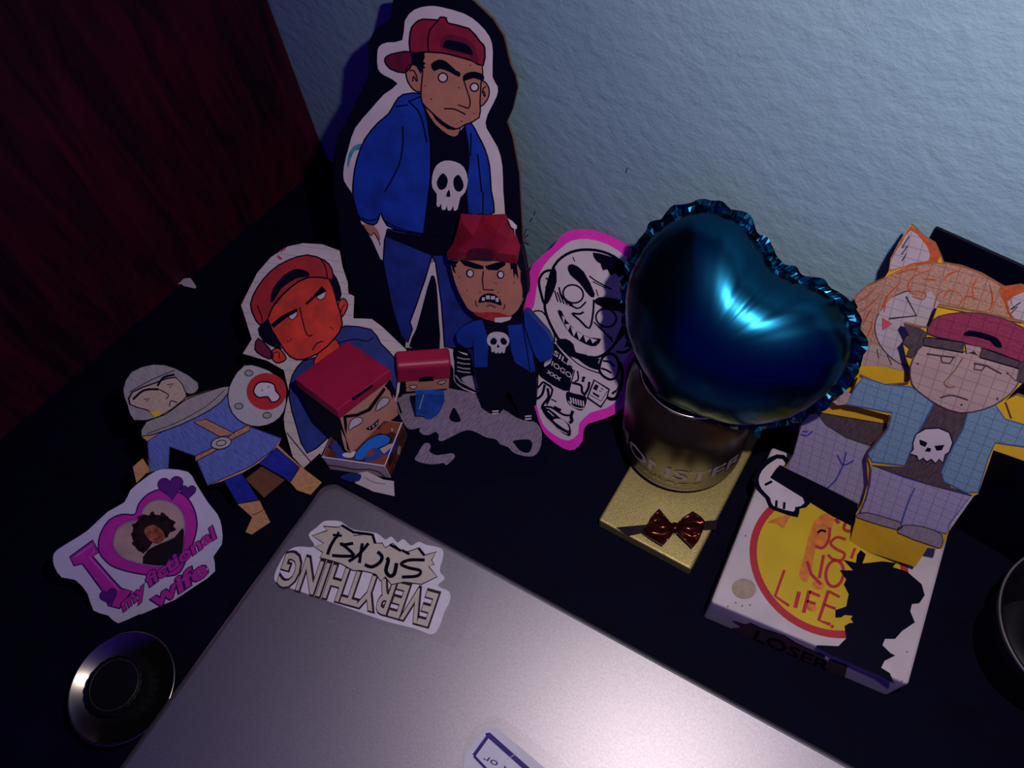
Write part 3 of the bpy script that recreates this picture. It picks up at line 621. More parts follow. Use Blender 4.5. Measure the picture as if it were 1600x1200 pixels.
sh.fill('eyebrow',Z3([(250,440),(300,400),(372,364),(375,380),(320,412),(262,458)]),INK,9); sh.fill('eyebrow',Z3([(408,345),(450,305),(488,262),(512,285),(470,305),(420,348)]),INK,9)
sh.outline('eye',Z3([(333,395),(372,374),(372,400),(352,420),(336,412)]),SKULL,1.6,layer=9); sh.outline('eye',Z3([(465,308),(507,285),(502,315),(484,326),(470,322)]),SKULL,1.6,layer=9)
sh.line('nose',smooth(Z3([(385,360),(400,430),(415,480),(430,495),(445,490)]),False,3),1.8,INK,8); sh.line('mouth',smooth(Z3([(445,562),(465,530),(495,520)]),False,3),1.8,INK,8)
dots(sh,'freckle',Z3([(345,512),(530,455),(540,462),(330,520)]),1.6,layer=8); sh.line('ear',smooth(Z3([(575,390),(585,360),(598,350)]),False),1.4,INK,7); sh.line('ear',smooth(Z3([(262,575),(285,570),(290,600)]),False),1.4,INK,7)
PKS=M('pink_ink_stain',(.6,.05,.18),.8,.3,300); dots(sh,'ink_stain',Z3([(312,88),(300,96),(290,128),(284,122),(296,132)]),2.2,PKS,1)
sh.build(); stand(bb,PB,(520,560))

# ================================================================== boxy papercraft boy sitting on a picture box
dF,dR,dL,dB=(Vector(v) for v in((-.2666,.0998,.0600),(-.2645,.1435,.0518),(-.3084,.1010,.0555),(-.2620,.0911,.0147)))
KD=.9839; dF,dR,dL,dB=(CAM+(v-CAM)*KD for v in(dF,dR,dL,dB))
ea,eb,ec=dR-dF,dL-dF,dB-dF
db=empty('box_headed_papercraft_boy',Vector((dB.x-.02,dB.y+.02,.0216)),'boxy papercraft boy head with flat red cap on a picture box','paper figure')
HSK=M('tan_paper',(.60,.28,.19),.6,.08,100)
def cub(o,a,b,c): return [o+c,o+c+a,o+c+a+b,o+c+b,o,o+a,o+a+b,o+b]
box8(cub(dF+ec*.18,ea,eb,ec*.82),'head',[HSK,BLK],db,midx=[1,1,0,1,1,1])
box8(cub(dF-ea*.02-eb*.02,ea*1.04,eb*1.04,ec*.19),'cap',REDPAPER,db,bevel=.0008)
pD=Plane(dF,ea.cross(ec),ea); shd=Sheet(db,Plane(pD.o+pD.n*.0001,pD.n,ea))
shc=Sheet(db,Plane(pD.o+pD.n*.0012,pD.n,ea)); shc.fill('cap_opening',Y6([(412,470),(560,372),(570,388),(425,488)]),INK,1); shc.build()
shd.fill('eyebrow',Y6([(370,592),(450,582),(530,545),(645,392),(660,408),(550,562),(460,602),(375,614)]),INK,1)
for q in([(393,703),(400,645),(435,612),(475,610),(495,630),(470,660),(430,680)],[(588,565),(598,515),(635,470),(670,468),(688,485),(665,520),(620,548)]): shd.outline('eye',smooth(Y6(q),True,2),WHITE,1.3,layer=1)
shd.fill('mouth',Y6([(515,690),(560,665),(610,618),(600,665),(560,700),(530,702)]),INK,2)
for q in([(535,685),(550,678),(545,695)],[(560,672),(578,662),(568,688)],[(585,655),(600,640),(590,668)]): shd.fill('tooth',Y6(q),WHITE,3)
shd.fill('hair',Y6([(650,380),(690,335),(735,430),(730,470),(712,445),(708,480),(690,425),(672,405)]),INK,2); shd.fill('hair',Y6([(352,600),(372,592),(380,660),(375,735),(362,690)]),INK,2)
shd.fill('ear',Y6([(335,695),(370,770),(380,835),(400,868),(365,840),(345,770)]),HSK,1)
shd.line('hair',Y6([(745,500),(770,580)]),3,INK,2); shd.build()
# picture box below
MAP=bpy.data.materials.new('comic_print'); MAP.use_nodes=True; nt=MAP.node_tree; pb=nt.nodes['Principled BSDF']; pb.inputs['Roughness'].default_value=.5
tc=nt.nodes.new('ShaderNodeTexCoord'); vo=nt.nodes.new('ShaderNodeTexVoronoi'); vo.inputs['Scale'].default_value=160; nt.links.new(tc.outputs['Object'],vo.inputs['Vector'])
cr=nt.nodes.new('ShaderNodeValToRGB'); cr.color_ramp.interpolation='CONSTANT'
for i,(ps,cc) in enumerate(((0,(.03,.01,.01)),(.3,(.22,.05,.02)),(.55,(.10,.02,.02)),(.72,(.02,.05,.3)),(.85,(.5,.35,.3)))):
    el=cr.color_ramp.elements[i] if i<2 else cr.color_ramp.elements.new(ps); el.position=ps; el.color=(*cc,1)
nt.links.new(vo.outputs['Color'],cr.inputs[0]); nt.links.new(cr.outputs[0],pb.inputs['Base Color'])
zt=.0215
q0,q1,q3=atz((503,714),zt),atz((601,728),zt),atz((628,660),zt)
q2=q0+(q3-q1)
bx=empty('picture_box',Vector(((q0.x+q3.x)/2,(q0.y+q3.y)/2,0)),'small white edged picture box under the boxy papercraft boy','box')
dn=Vector((0,0,-zt+.0013))
box8([q0+dn,q1+dn,q3+dn,q2+dn,q0,q1,q3,q2],'box_body',[WHITE,MAP],bx,midx=[0,1,0,1,1,1],bevel=.0004)
shx=Sheet(bx,flat(zt+.0002)); shx.line('white_rim',[(503,714),(601,728),(628,660)],2.2,WHITE,2)
BRT=M('bright_blue_ink',(.01,.14,.62),.5,.15,90)
shx.fill('printed_arm',smooth(Y6([(430,905),(450,850),(530,770),(600,735),(660,735),(695,765),(670,805),(600,835),(560,830),(520,870),(490,915)]),True,2),BRT,2); shx.line('printed_arm',smooth(Y6([(430,905),(450,850),(530,770),(600,735),(660,735),(695,765),(670,805),(600,835)]),False,2),1.6,INK,3)
shx.fill('printed_hand',smooth(Y6([(345,875),(380,862),(440,855),(445,875),(410,900),(360,895)]),True,2),WHITE,3); shx.build()
q=Plane(q0,(q1-q0).cross(dn),(q1-q0)); shx=Sheet(bx,q)
shx.line('printed_curve',smooth(Y6([(240,955),(330,965),(430,985),(530,985),(600,1000),(640,1030),(660,1060),(600,1055),(540,1020)]),False,3),1.8,RED,1); shx.build()
# crumpled white paper next to the box
cp=empty('crumpled_paper',atz((590,752)),'crumpled white printed paper behind the laptop corner','paper')
shx=Sheet(cp,lean((560,764),(614,776),45)); shx.slab('sheet',Y6([(420,1020),(520,1000),(640,1060),(715,1070),(722,1190),(640,1180),(540,1130),(440,1085)]),.0005,WHITE)
shx.fill('print',smooth(Y6([(330,1040),(400,1010),(480,1020),(470,1065),(420,1075),(360,1060)]),True,2),NAVY,1); shx.line('print',smooth(Y6([(500,1040),(580,1080),(660,1090)]),False),1,KRAFT,1); shx.build()
ww=empty('white_scribble_paper',atz((515,705)),'scribbled scrap of white paper beside the picture box','paper scrap')
shx=Sheet(ww,lean((500,722),(535,712),40)); shx.slab('scrap',Y6([(185,870),(230,820),(265,790),(310,830),(300,880),(250,900),(205,900)]),.0005,WHITE)
for pts in([(200,880),(230,840),(280,835)],[(215,895),(260,860),(300,870)],[(240,820),(270,850),(290,820)]): shx.line('scribble',smooth(Y6(pts),False,3),1.6,INK,1)
shx.build()

# ================================================================== small papercraft head
eF,eR,eL,eB=(Vector(v) for v in((-.2656,.1509,.0450),(-.2410,.1777,.0381),(-.2739,.1583,.0440),(-.2669,.1468,.0244)))
ea,eb,ec=eR-eF,eL-eF,eB-eF
se=empty('small_papercraft_head',Vector((eB.x+.014,eB.y+.018,0)),'small papercraft head in red cap on a blue paper body','paper figure')
bm=bmesh.new()
prof=[(0,.90),(0,.12),(.22,0),(1.2,-.04),(1.3,.90)]  # chamfered side profile: depth along eb, drop along ec
for t in (0,1):
    for d,h in prof: bm.verts.new(eF+ea*t+eb*d+ec*h)
bm.verts.ensure_lookup_table(); V5=bm.verts
for i in range(5): bm.faces.new((V5[i],V5[(i+1)%5],V5[5+(i+1)%5],V5[5+i]))
bm.faces.new([V5[i] for i in range(4,-1,-1)]); bm.faces.new([V5[5+i] for i in range(5)])
bmesh.ops.recalc_face_normals(bm,faces=bm.faces); bmesh.ops.bevel(bm,geom=list(bm.edges),offset=.0016,segments=2,affect='EDGES',profile=.5)
from_bm('cap',bm,REDPAPER,se)
i2=.02
box8(cub(eF+ec*.86+ea*.16+eb*.03,ea*.82,eb*1.1,ec*.56),'head',[HSK,BLK],se,midx=[1,1,0,1,1,1])
pE=Plane(eF,ea.cross(ec),ea); shx=Sheet(se,Plane(pE.o+pE.n*.0002,pE.n,ea))
shx.fill('cap_opening',W4([(325,400),(330,368),(375,352),(462,350),(470,388)]),INK,2)
shx=shx; shx.build(); shx=Sheet(se,Plane(pE.o-pE.n*.0001,pE.n,ea))
for q in([(240,435),(310,432),(300,460),(270,470),(245,455)],[(500,405),(575,382),(575,405),(545,422),(515,418)]): shx.outline('eye',smooth(W4(q),True,2),WHITE,1.2,layer=1)
shx.fill('hair',W4([(105,470),(160,435),(220,455),(190,475),(215,490),(185,490),(190,515),(150,530),(120,565)]),BLK,1)
shx.fill('hair',W4([(610,400),(660,380),(660,450),(640,420),(625,440)]),BLK,1); shx.build()
gz=atz((660,655)); bp0=Vector((eB.x+.008,eB.y+.012,.0006))
hd=eF+ec*1.6+ea*.5+eb*.5
pBd=lean((650,660),(690,654),8)
shx=Sheet(se,pBd); BL2=M('blue_crumple_paper',(.01,.09,.42),.4,.35,120,spec=.5)
shx.slab('body',W4([(295,520),(420,515),(565,520),(568,580),(520,690),(425,765),(370,720),(300,715)]),.004,BL2); shx.line('body_fold',W4([(372,520),(350,590),(332,655)]),1.2,WHITE,1); shx.build()

# ================================================================== knight
PC=lean((400,838),(497,774),38)
kn=empty('knight_cutout',PC.hit((450,800)),'pencil coloured paper knight holding a grey skull shield','cutout')
sh=Sheet(kn,PC)
GREYP=M('grey_pencil',(.32,.28,.28),.85,.22,900,kind='pencil'); GREYL=M('light_grey_pencil',(.44,.40,.42),.85,.12,900,kind='pencil')
BLUEPN=M('blue_pencil',(.11,.15,.46),.85,.35,900,kind='pencil'); BOOT=M('boot_tan',(.56,.27,.13),.8,.18,500); BELT=M('belt_tan',(.46,.21,.12),.8,.2,500); YEL=M('yellow_card',(.74,.43,.02),.6,.08,80)
NBL=M('royal_blue_marker',(.008,.015,.30),.6,.3,200)
sh.slab('paper',Z4([(345,180),(380,105),(470,75),(560,92),(650,150),(640,192),(600,190),(598,215),(690,185),(780,165),(800,120),(840,78),(900,85),(970,120),(1010,200),(1000,270),(960,310),(900,330),(862,330),(990,378),(978,408),(1065,490),(1155,558),(1110,608),(1055,590),(1025,555),(900,478),(830,520),(900,630),(945,720),(870,770),(845,760),(872,700),(810,645),(760,550),(690,570),(655,490),(640,450),(530,410),(530,500),(440,520),(400,560),(385,495),(425,460),(450,500),(445,390),(420,370),(440,310),(490,290),(390,305),(365,240)]),.0012,BOOT,YEL)
sh.outline('helmet',smooth(Z4([(345,180),(378,108),(470,76),(558,92),(650,150),(640,192),(598,192),(560,128),(480,150),(380,190),(372,240),(440,262),(485,292),(390,305),(362,240)]),True,2),GREYP,1.4,layer=1)
SKP=M('pale_skin_pencil',(.50,.36,.28),.85,.1,500)
sh.outline('face',smooth(Z4([(375,240),(385,190),(480,152),(560,130),(600,190),(590,222),(490,290),(445,262)]),True,2),SKP,1.4,layer=3)
sh.line('helmet',smooth(Z4([(370,190),(460,140),(555,100)]),False),1.2,INK,5)
for pts,w_ in(([(385,220),(430,182),(490,178)],3.4),([(485,165),(510,130),(555,118)],3.4),([(430,220),(455,215),(440,230)],1.4),([(525,160),(550,155),(535,172)],1.4),([(490,178),(530,200),(520,218)],1.6),([(535,248),(540,225),(565,232)],1.6)): sh.line('facial_feature',smooth(Z4(pts),False,3) if w_>1.5 else Z4(pts),w_,INK,5)
sh.fill('yellow_glue_edge',Z4([(455,272),(495,262),(500,280),(475,292)]),YEL,5)
sh.outline('tunic',smooth(Z4([(445,390),(520,340),(640,290),(740,230),(780,178),(790,260),(860,330),(990,378),(950,430),(870,490),(690,570),(655,490),(640,450),(535,412),(530,500),(455,515)]),True,1),BLUEPN,1.6,NVI,layer=1)
sh.outline('collar',smooth(Z4([(420,370),(440,310),(520,280),(600,220),(690,187),(780,165),(745,230),(640,295),(520,345)]),True,2),GREYP,1.6,layer=3)
sh.line('collar',smooth(Z4([(440,360),(560,315),(680,250),(760,180)]),False),1,INK,5)
sh.outline('belt',Z4([(640,472),(640,450),(720,412),(800,352),(858,322),(862,345),(790,382),(720,430)]),BELT,1.3,layer=3); sh.outline('belt',Z4([(632,312),(682,300),(800,358),(742,372)]),BELT,1.3,layer=5)
sh.outline('buckle',Z4(ell(745,397,42,24,-12)),GREYL,1.5,layer=7); sh.line('buckle',Z4(ell(745,397,20,11,-12)),1.3,INK,9,closed=True)
sh.outline('shield',smooth(Z4([(772,205),(790,140),(840,80),(905,88),(970,122),(1010,200),(1000,270),(960,312),(900,330),(840,318),(790,275)]),True,2),GREYL,1.6,layer=6)
sh.fill('shield_disc',Z4(ell(930,187,82,76)),M('shield_red',(.45,.015,.025),.7,.12,200),8)
sh.outline('shield_skull',smooth(Z4([(878,180),(895,152),(930,148),(960,158),(968,185),(985,205),(975,225),(950,230),(935,208),(900,212),(882,198)]),True,2),SKULL,2.2,layer=9)
dots(sh,'shield_skull',Z4([(938,168),(912,182)]),2,layer=11,mat=GREYP)
for c_ in((858,112),(817,247),(932,284)): sh.outline('rivet',Z4(ell(*c_,17,12)),GREYP,1.2,layer=8)
sh.outline('leg',Z4([(755,550),(830,520),(898,628),(812,645)]),NBL,1.2,layer=1); sh.outline('leg',Z4([(898,480),(970,415),(1062,495),(1030,555)]),NBL,1.2,layer=1)
sh.line('boot',Z4([(812,645),(900,630)]),1.2,INK,3); sh.line('boot',smooth(Z4([(870,690),(900,680),(930,660)]),False),1,INK,3); sh.line('boot',Z4([(1030,552),(1066,495)]),1.2,INK,3); sh.line('boot',smooth(Z4([(1060,585),(1090,575),(1150,560)]),False),1,YEL,3)
sh.build({'tunic':'blue pencilled tunic'})
a=PC.hit(Z4([(925,540)])[0],-.002)
shs=Sheet(kn,Plane(PC.o-PC.n*.004,PC.n,PC.e)); shs.slab('stand',Z4([(845,545),(930,478),(1008,545),(920,620)]),.0015,M('brown_stand',(.16,.055,.03),.8,.15,200)); shs.build()

# ================================================================== heart sticker card
PW=lean((188,975),(350,905),33)
wf=empty('heart_sticker_card',PW.hit((230,960)),'white card with a pink heart reading I love my fictional wife','card')
sh=Sheet(wf,PW)
sh.slab('card',smooth(Z4([(60,860),(75,835),(130,800),(200,755),(280,680),(350,640),(375,590),(430,545),(480,512),(530,505),(610,517),(640,560),(690,640),(730,690),(747,740),(748,810),(713,860),(720,920),(640,980),(520,1060),(470,1090),(410,1095),(325,1132),(285,1100),(225,1080),(200,1010),(150,955),(95,945),(65,900)]),True,2),.0008,M('card_white',(.66,.60,.72),.55,.05,100))
PK=M('hot_pink_print',(.55,.03,.34),.55,.10,150); PUR=M('purple_outline',(.05,.008,.13),.6,.1); LIL=M('lilac_line',(.55,.30,.6),.6)
ho=smooth(Z4([(245,830),(252,770),(288,712),(340,688),(393,688),(408,648),(450,603),(520,583),(592,608),(632,660),(647,730),(632,800),(602,875),(560,935),(440,935),(320,908),(268,872)]),True,3)
sh.outline('heart',ho,PK,2.4,PUR,layer=1)
hi=smooth(Z4([(305,800),(320,750),(360,720),(417,705),(427,665),(470,632),(530,635),(575,665),(597,720),(592,790),(580,862),(520,898),(420,890),(345,865),(312,830)]),True,3)
sh.outline('portrait',hi,M('photo_background',(.50,.33,.28),.6,.2,60),2.2,PUR,layer=3); sh.line('heart',hi,1.0,LIL,5,closed=True)
sh.fill('portrait',smooth(Z4([(425,888),(445,835),(500,806),(555,782),(588,742),(594,790),(580,860),(520,896)]),True,2),M('photo_dark',(.012,.006,.008),.6),5)
sh.fill('portrait',smooth(Z4([(383,765),(395,725),(430,695),(490,690),(535,705),(552,735),(535,765),(510,790),(470,800),(440,838),(410,838),(390,810)]),True,3),M('photo_hair',(.018,.006,.008),.6),6)
for cx_,cy_,r__ in((400,735,20),(425,705,22),(465,695,20),(510,700,22),(542,722,18),(548,748,14),(392,775,18),(400,808,20),(425,832,16),(520,770,14)): sh.fill('portrait',smooth(Z4([(cx_+r__*.8*(1+.3*math.sin(k*2.1+cx_))*math.cos(k*.7),cy_+r__*.8*(1+.3*math.sin(k*2.1+cx_))*math.sin(k*.7)) for k in range(9)]),True,2),M('photo_hair'),6)
sh.fill('portrait',smooth(Z4([(430,752),(468,730),(505,755),(515,785),(490,808),(455,795)]),True,3),M('photo_skin',(.33,.09,.04),.6,.5,250),7)
dots(sh,'portrait',Z4([(455,760),(485,752)]),1.1,M('photo_dark',()),8); sh.line('portrait',smooth(Z4([(470,790),(485,788),(495,780)]),False),1.2,M('photo_dark',()),8)
sh.outline('letter_print',Z4([(128,862),(222,793),(247,842),(222,860),(300,950),(338,990),(382,1000),(330,1072),(285,1060),(268,1010),(180,890),(145,897)]),PK,2.6,PUR,layer=3)
sh.line('letter_print',Z4([(150,862),(218,812),(228,840),(205,858),(330,1000)]),1,LIL,5)
def hrt(c,s,rot):
    pts=[]
    for k in range(28):
        t=2*math.pi*k/28; x=16*math.sin(t)**3/16; y=-(13*math.cos(t)-5*math.cos(2*t)-2*math.cos(3*t)-math.cos(4*t))/16
        A=math.radians(rot); pts.append((c[0]+s*(x*math.cos(A)-y*math.sin(A)),c[1]+s*(x*math.sin(A)+y*math.cos(A))))
    return pts
PH=M('purple_heart',(.11,.012,.18),.6,.1)
for c_,s_,r_ in(((540,575),52,-8),((610,595),32,0),((287,1022),36,-20)): sh.outline('small_heart',Z4(hrt(c_,s_,r_)),PH,1.4,PUR,layer=6)
for tx,p0,xd,ud in(('my',(345,1085),(92,-76),(-16,-48)),('fictional',(450,985),(272,-200),(-16,-48)),('wife',(475,1072),(212,-140),(-16,-62))):
    p=Z4([p0])[0]; s_=.38333; xd=(xd[0]*s_,xd[1]*s_); ud=(ud[0]*s_,ud[1]*s_)
    sh.text('wording',tx,p,xd,ud,PUR,8,.075); sh.text('wording',tx,p,xd,ud,PK,9,.032)
sh.build(); stand(wf,PW,(250,850),w=.01)

# ================================================================== dark round jar by the laptop, dark cup at the right
GUN=M('dark_brass',(.34,.30,.26),.27,.10,90,metal=1.0,spec=.5)
DKP=M('black_ridged_plastic',(.0015,.0012,.004),.6,.2,spec=.2)
jc=atz((190,1074),.018); jc.z=0
jar=empty('metal_dish',jc,'small dark metal dish with a black ridged cap beside the laptop','dish')
lathe('dish_body',[(0,0),(.020,0),(.024,.002),(.0305,.013),(.0325,.0182),(.0318,.0192),(.0308,.0184),(.0280,.0163),(.0250,.0144),(.0200,.0115),(.0165,.0100),(0,.0100)],jc,GUN,jar,96)
cap_=lathe('ridged_cap',[(.0150,.0103),(.0160,.0250),(.0162,.0272),(.0153,.0279),(.0150,.0271),(0,.0271)],jc,DKP,jar,180,False,rfun=lambda r,z,k: r*(1+.035*abs(math.sin(k*math.pi/9))) if r>.0149 else r)
lathe('bead_ring',[(.0140,.0270),(.0143,.0274),(.0146,.0270)],jc,M('dull_bronze',(.10,.06,.04),.5,.6,700,metal=.6),jar,96)
cc=Vector((.146,.2423-.045,0)); p_=[atz(p,.06) for p in((1561,950),(1600,870),(1600,1047))]
def circ(a,b,c):
    ax,ay,bx_,by,cx_,cy=a.x,a.y,b.x,b.y,c.x,c.y; d=2*(ax*(by-cy)+bx_*(cy-ay)+cx_*(ay-by))
    ux=((ax*ax+ay*ay)*(by-cy)+(bx_*bx_+by*by)*(cy-ay)+(cx_*cx_+cy*cy)*(ay-by))/d; uy=((ax*ax+ay*ay)*(cx_-bx_)+(bx_*bx_+by*by)*(ax-cx_)+(cx_*cx_+cy*cy)*(bx_-ax))/d
    return Vector((ux,uy,0)),(Vector((ux,uy,0))-Vector((ax,ay,0))).length
cc,cr_=circ(*p_)
cup=empty('black_cup',cc,'black cup with a thin pale rim at the right edge of the desk','cup')
lathe('cup_body',[(0,0),(cr_*.58,0),(cr_*.64,.003),(cr_*.99,.055),(cr_*1.0,.0592),(cr_*.955,.0592),(cr_*.80,.006),(0,.005)],cc,M('black_glaze',(.008,.006,.012),.25,.1,60,spec=.5),cup,96)
lathe('rim',[(cr_*.975,.0594),(cr_*.985,.0600),(cr_*1.0,.0594),(cr_*1.0,.0588),(cr_*.975,.0588)],cc,M('pale_rim',(.13,.12,.12),.5,.3,60),cup,96)

# ================================================================== gift box with bow
gz=.012
g0,g1_,g2_=atz((935,812),gz),atz((1080,890),gz),atz((1168,712),gz)
gx=(g1_-g0); gy=Vector((-gx.y,gx.x,0)).normalized()*.118
GOLD=M('gold_foil_card',(.58,.47,.17),.42,.45,1600,metal=.65,spec=.5,bump=.12)
gift=empty('gold_gift_box',Vector((g0.x+gx.x/2+gy.x/2,g0.y+gx.y/2+gy.y/2,0)),'flat gold gift box with a dark bow under the can','gift box')
dz=Vector((0,0,-gz+.0002))
box8([g0+dz,g1_+dz,g1_+gy+dz,g0+gy+dz,g0,g1_,g1_+gy,g0+gy],'box_body',GOLD,gift,bevel=.0014)
BRZ=M('bronze_ribbon',(.11,.022,.012),.18,.3,120,metal=.8,spec=.5)
DKR=M('black_ribbon',(.01,.006,.008),.35,.2)
shx=Sheet(gift,flat(gz+.0004)); shx.slab('ribbon',Y7([(75,880),(240,865),(380,872),(560,845),(605,842),(595,890),(540,895),(380,890),(235,905),(140,925)]),.0004,DKR)
shx.build()
bc=atz(Y7([(382,880)])[0],gz+.006)
def bow_loop(poly,hts):
    """a puffed, pleated ribbon wing"""
    bm=bmesh.new(); rows=[]
    for (pa,pb),h in zip(poly,hts):
        row=[]
        for k in range(9):
            t=k/8; p=(pa[0]+(pb[0]-pa[0])*t,pa[1]+(pb[1]-pa[1])*t)
            row.append(bm.verts.new(atz(Y7([p])[0],gz+.0015+h*(.55+.45*math.cos((t-.5)*2*math.pi*2.2)))))
        rows.append(row)
    lo=[[bm.verts.new((v.co.x,v.co.y,v.co.z-.0012)) for v in r] for r in rows]
    for R_ in(rows,lo):
        for a_,b_ in zip(R_,R_[1:]):
            for k in range(8): bm.faces.new((a_[k],a_[k+1],b_[k+1],b_[k]))
    for k in range(8): bm.faces.new((rows[0][k],rows[0][k+1],lo[0][k+1],lo[0][k])); bm.faces.new((rows[-1][k],rows[-1][k+1],lo[-1][k+1],lo[-1][k]))
    for a_,b_,c_,d_ in zip(rows,rows[1:],lo,lo[1:]): bm.faces.new((a_[0],b_[0],d_[0],c_[0])); bm.faces.new((a_[-1],b_[-1],d_[-1],c_[-1]))
    bmesh.ops.recalc_face_normals(bm,faces=bm.faces); return from_bm('bow_loop',bm,BRZ,gift,True)
bow_loop([((378,872),(378,898)),((340,830),(362,925)),((300,782),(320,972)),((262,820),(262,940)),((240,862),(208,905))],[.006,.008,.007,.005,.003])
bow_loop([((384,872),(384,898)),((420,830),(415,925)),((475,795),(475,985)),((520,825),(505,950)),((540,850),(530,890))],[.006,.008,.007,.005,.003])
lathe('bow_knot',[(0,0),(.003,.0005),(.0036,.003),(.003,.0062),(0,.0072)],Vector((bc.x,bc.y,gz+.0008)),BRZ,gift,20)

# ================================================================== can
cc=Vector((-.0885,.2315,gz+.0003)); RB=.0392; CH=.0945
can=empty('drink_can',cc,'black drink can with its top cut off standing on the gold box','can')
CANM=M('dark_brown_can',(.035,.020,.014),.33,.15,60,metal=.55,spec=.5)
lathe('can_body',[(0,.004),(RB*.70,.004),(RB*.78,0),(RB*.82,0),(RB*.90,.002),(RB,.0085),(RB,.066),(RB*.985,.0725),(RB*.92,.080),(RB*.835,.088),(RB*.81,CH-.001),(RB*.79,CH-.001),(RB*.80,.088),(RB*.90,.078),(RB*.965,.066),(RB*.965,.010),(0,.008)],cc,CANM,can,96)
lathe('rim',[(RB*.792,CH-.0012),(RB*.80,CH),(RB*.815,CH),(RB*.825,CH-.0012),(RB*.792,CH-.0012)],cc,M('bare_aluminium',(.75,.72,.72),.3,.05,60,metal=1),can,96)
def wrap(name,string,width,height,th0,z0,mat,parent,bold=0,r=RB):
    vs,fs,w,h=glyphs(string,bold); v=[]
    for x,y in vs:
        a=th0+(x/w-.5)*width/r; rr=r+.00018; v.append((cc.x+rr*math.cos(a),cc.y+rr*math.sin(a),cc.z+z0+y/h*height))
    mesh_obj(name,v,fs,mat,parent)
PRW=M('pale_gold_print',(.50,.42,.36),.4,.1,200,metal=.2)
th=math.atan2(-cc.y,-cc.x)+math.radians(-4)
wrap('brand_lettering','MONSTER',.098,.0140,th,.0250,PRW,can,.02)
wrap('web_address','www.monsterenergy.com',.040,.0024,th-.05,.0102,PRW,can,.01)
GBAR=M('gold_bar_print',(.42,.34,.14),.4,.1,200,metal=.3)
wrap('small_lettering','ENERGY',.044,.0042,th,.0160,GBAR,can,.02)
oc=Vector((cc.x+.012,cc.y-.016,cc.z+.0085)); 
inn=empty('orange_wrapper',oc,'crumpled orange wrapper standing inside the cut can','wrapper')
bm=bmesh.new(); R0=[]
for z_,r_ in((0,.006),(.03,.008),(.06,.0095),(.080,.007)):
    R0.append([bm.verts.new((oc.x+r_*(1+.25*math.sin(k*2.3+z_*90))*math.cos(k*math.pi/5),oc.y+r_*(1+.25*math.cos(k*1.7+z_*70))*math.sin(k*math.pi/5)*.7,oc.z+z_+(.006*math.sin(k*1.9) if z_>.07 else 0))) for k in range(10)])
for a_,b_ in zip(R0,R0[1:]):
    for k in range(10): bm.faces.new((a_[k],a_[(k+1)%10],b_[(k+1)%10],b_[k]))
bm.faces.new(R0[0][::-1]); bm.faces.new(R0[-1]); bmesh.ops.recalc_face_normals(bm,faces=bm.faces)
from_bm('wrapper',bm,M('orange_red_foil',(.75,.10,.03),.35,.3,150,spec=.5),inn)

# ================================================================== heart balloon
FOIL=M('blue_foil',(.006,.085,.16),.27,.04,30,metal=1.0,spec=.5)
bc=Vector((-.0815,.2370,.1455)); yaw=math.radians(6); tl=math.radians(32); roll=math.radians(-18)
nb=Vector((math.sin(yaw)*math.cos(tl),-math.cos(yaw)*math.cos(tl),math.sin(tl)))
eb_=Vector((0,0,1)).cross(-nb).normalized(); 
if eb_.x<0: eb_=-eb_
fb_=(-nb).cross(eb_); fb_=fb_ if fb_.z>0 else -fb_
eb_,fb_=eb_*math.cos(roll)+fb_*math.sin(roll),fb_*math.cos(roll)-eb_*math.sin(roll)
bal=empty('heart_balloon',Vector((bc.x,bc.y,.10)),'shiny dark blue foil heart balloon resting on the cut can','balloon')
NA,NS=240,34; HH,TH=.050,.035
CTRL=[(a_,r_*.915) for a_,r_ in [(0,.0645),(22,.0685),(40,.0690),(58,.0625),(74,.0515),(90,.0455),(106,.0515),(122,.0625),(140,.0690),(158,.0685),(180,.0645),(205,.060),(230,.0565),(250,.055),(270,.0585),(290,.055),(310,.0565),(335,.060)]]
def rpol(deg):
    n=len(CTRL); deg%=360
    for i in range(n):
        a0=CTRL[i][0]; a1=CTRL[(i+1)%n][0] or 360
        if a0<=deg<a1:
            t=(deg-a0)/(a1-a0); p=[CTRL[(i+k)%n][1] for k in(-1,0,1,2)]
            return .5*(2*p[1]+(-p[0]+p[2])*t+(2*p[0]-5*p[1]+4*p[2]-p[3])*t*t+(-p[0]+3*p[1]-3*p[2]+p[3])*t**3)
hc=(0,0)
def rad(k):
    # parameter starts at the notch and runs clockwise
    a=math.pi/2-2*math.pi*k/NA; r=rpol(math.degrees(a)); return r*math.cos(a),r*math.sin(a)
random.seed(3); ph=[random.uniform(0,6.28) for _ in range(6)]
import numpy as np
GN=150; GR=.075
gx_=np.linspace(-GR,GR,GN); XX,YY=np.meshgrid(gx_,gx_); AA=np.degrees(np.arctan2(YY,XX)); RT=np.array([rpol(d) for d in range(361)])
inside=np.hypot(XX,YY)<np.interp(AA%360,np.arange(361),RT)
hh=np.zeros((GN,GN)); st_=(gx_[1]-gx_[0])**2
hh[inside]=(1-(np.hypot(XX,YY)[inside]/.07)**2).clip(0)*.0012
for _ in range(2600):
    q=.25*(np.roll(hh,1,0)+np.roll(hh,-1,0)+np.roll(hh,1,1)+np.roll(hh,-1,1)+st_); hh=np.where(inside,q,0)
hh/=hh.max()
def hgt(x,y):
    i=(x+GR)/(2*GR)*(GN-1); j=(y+GR)/(2*GR)*(GN-1); i0,j0=int(i),int(j); u,v=i-i0,j-j0
    return (hh[j0,i0]*(1-u)+hh[j0,i0+1]*u)*(1-v)+(hh[j0+1,i0]*(1-u)+hh[j0+1,i0+1]*u)*v
HK={}
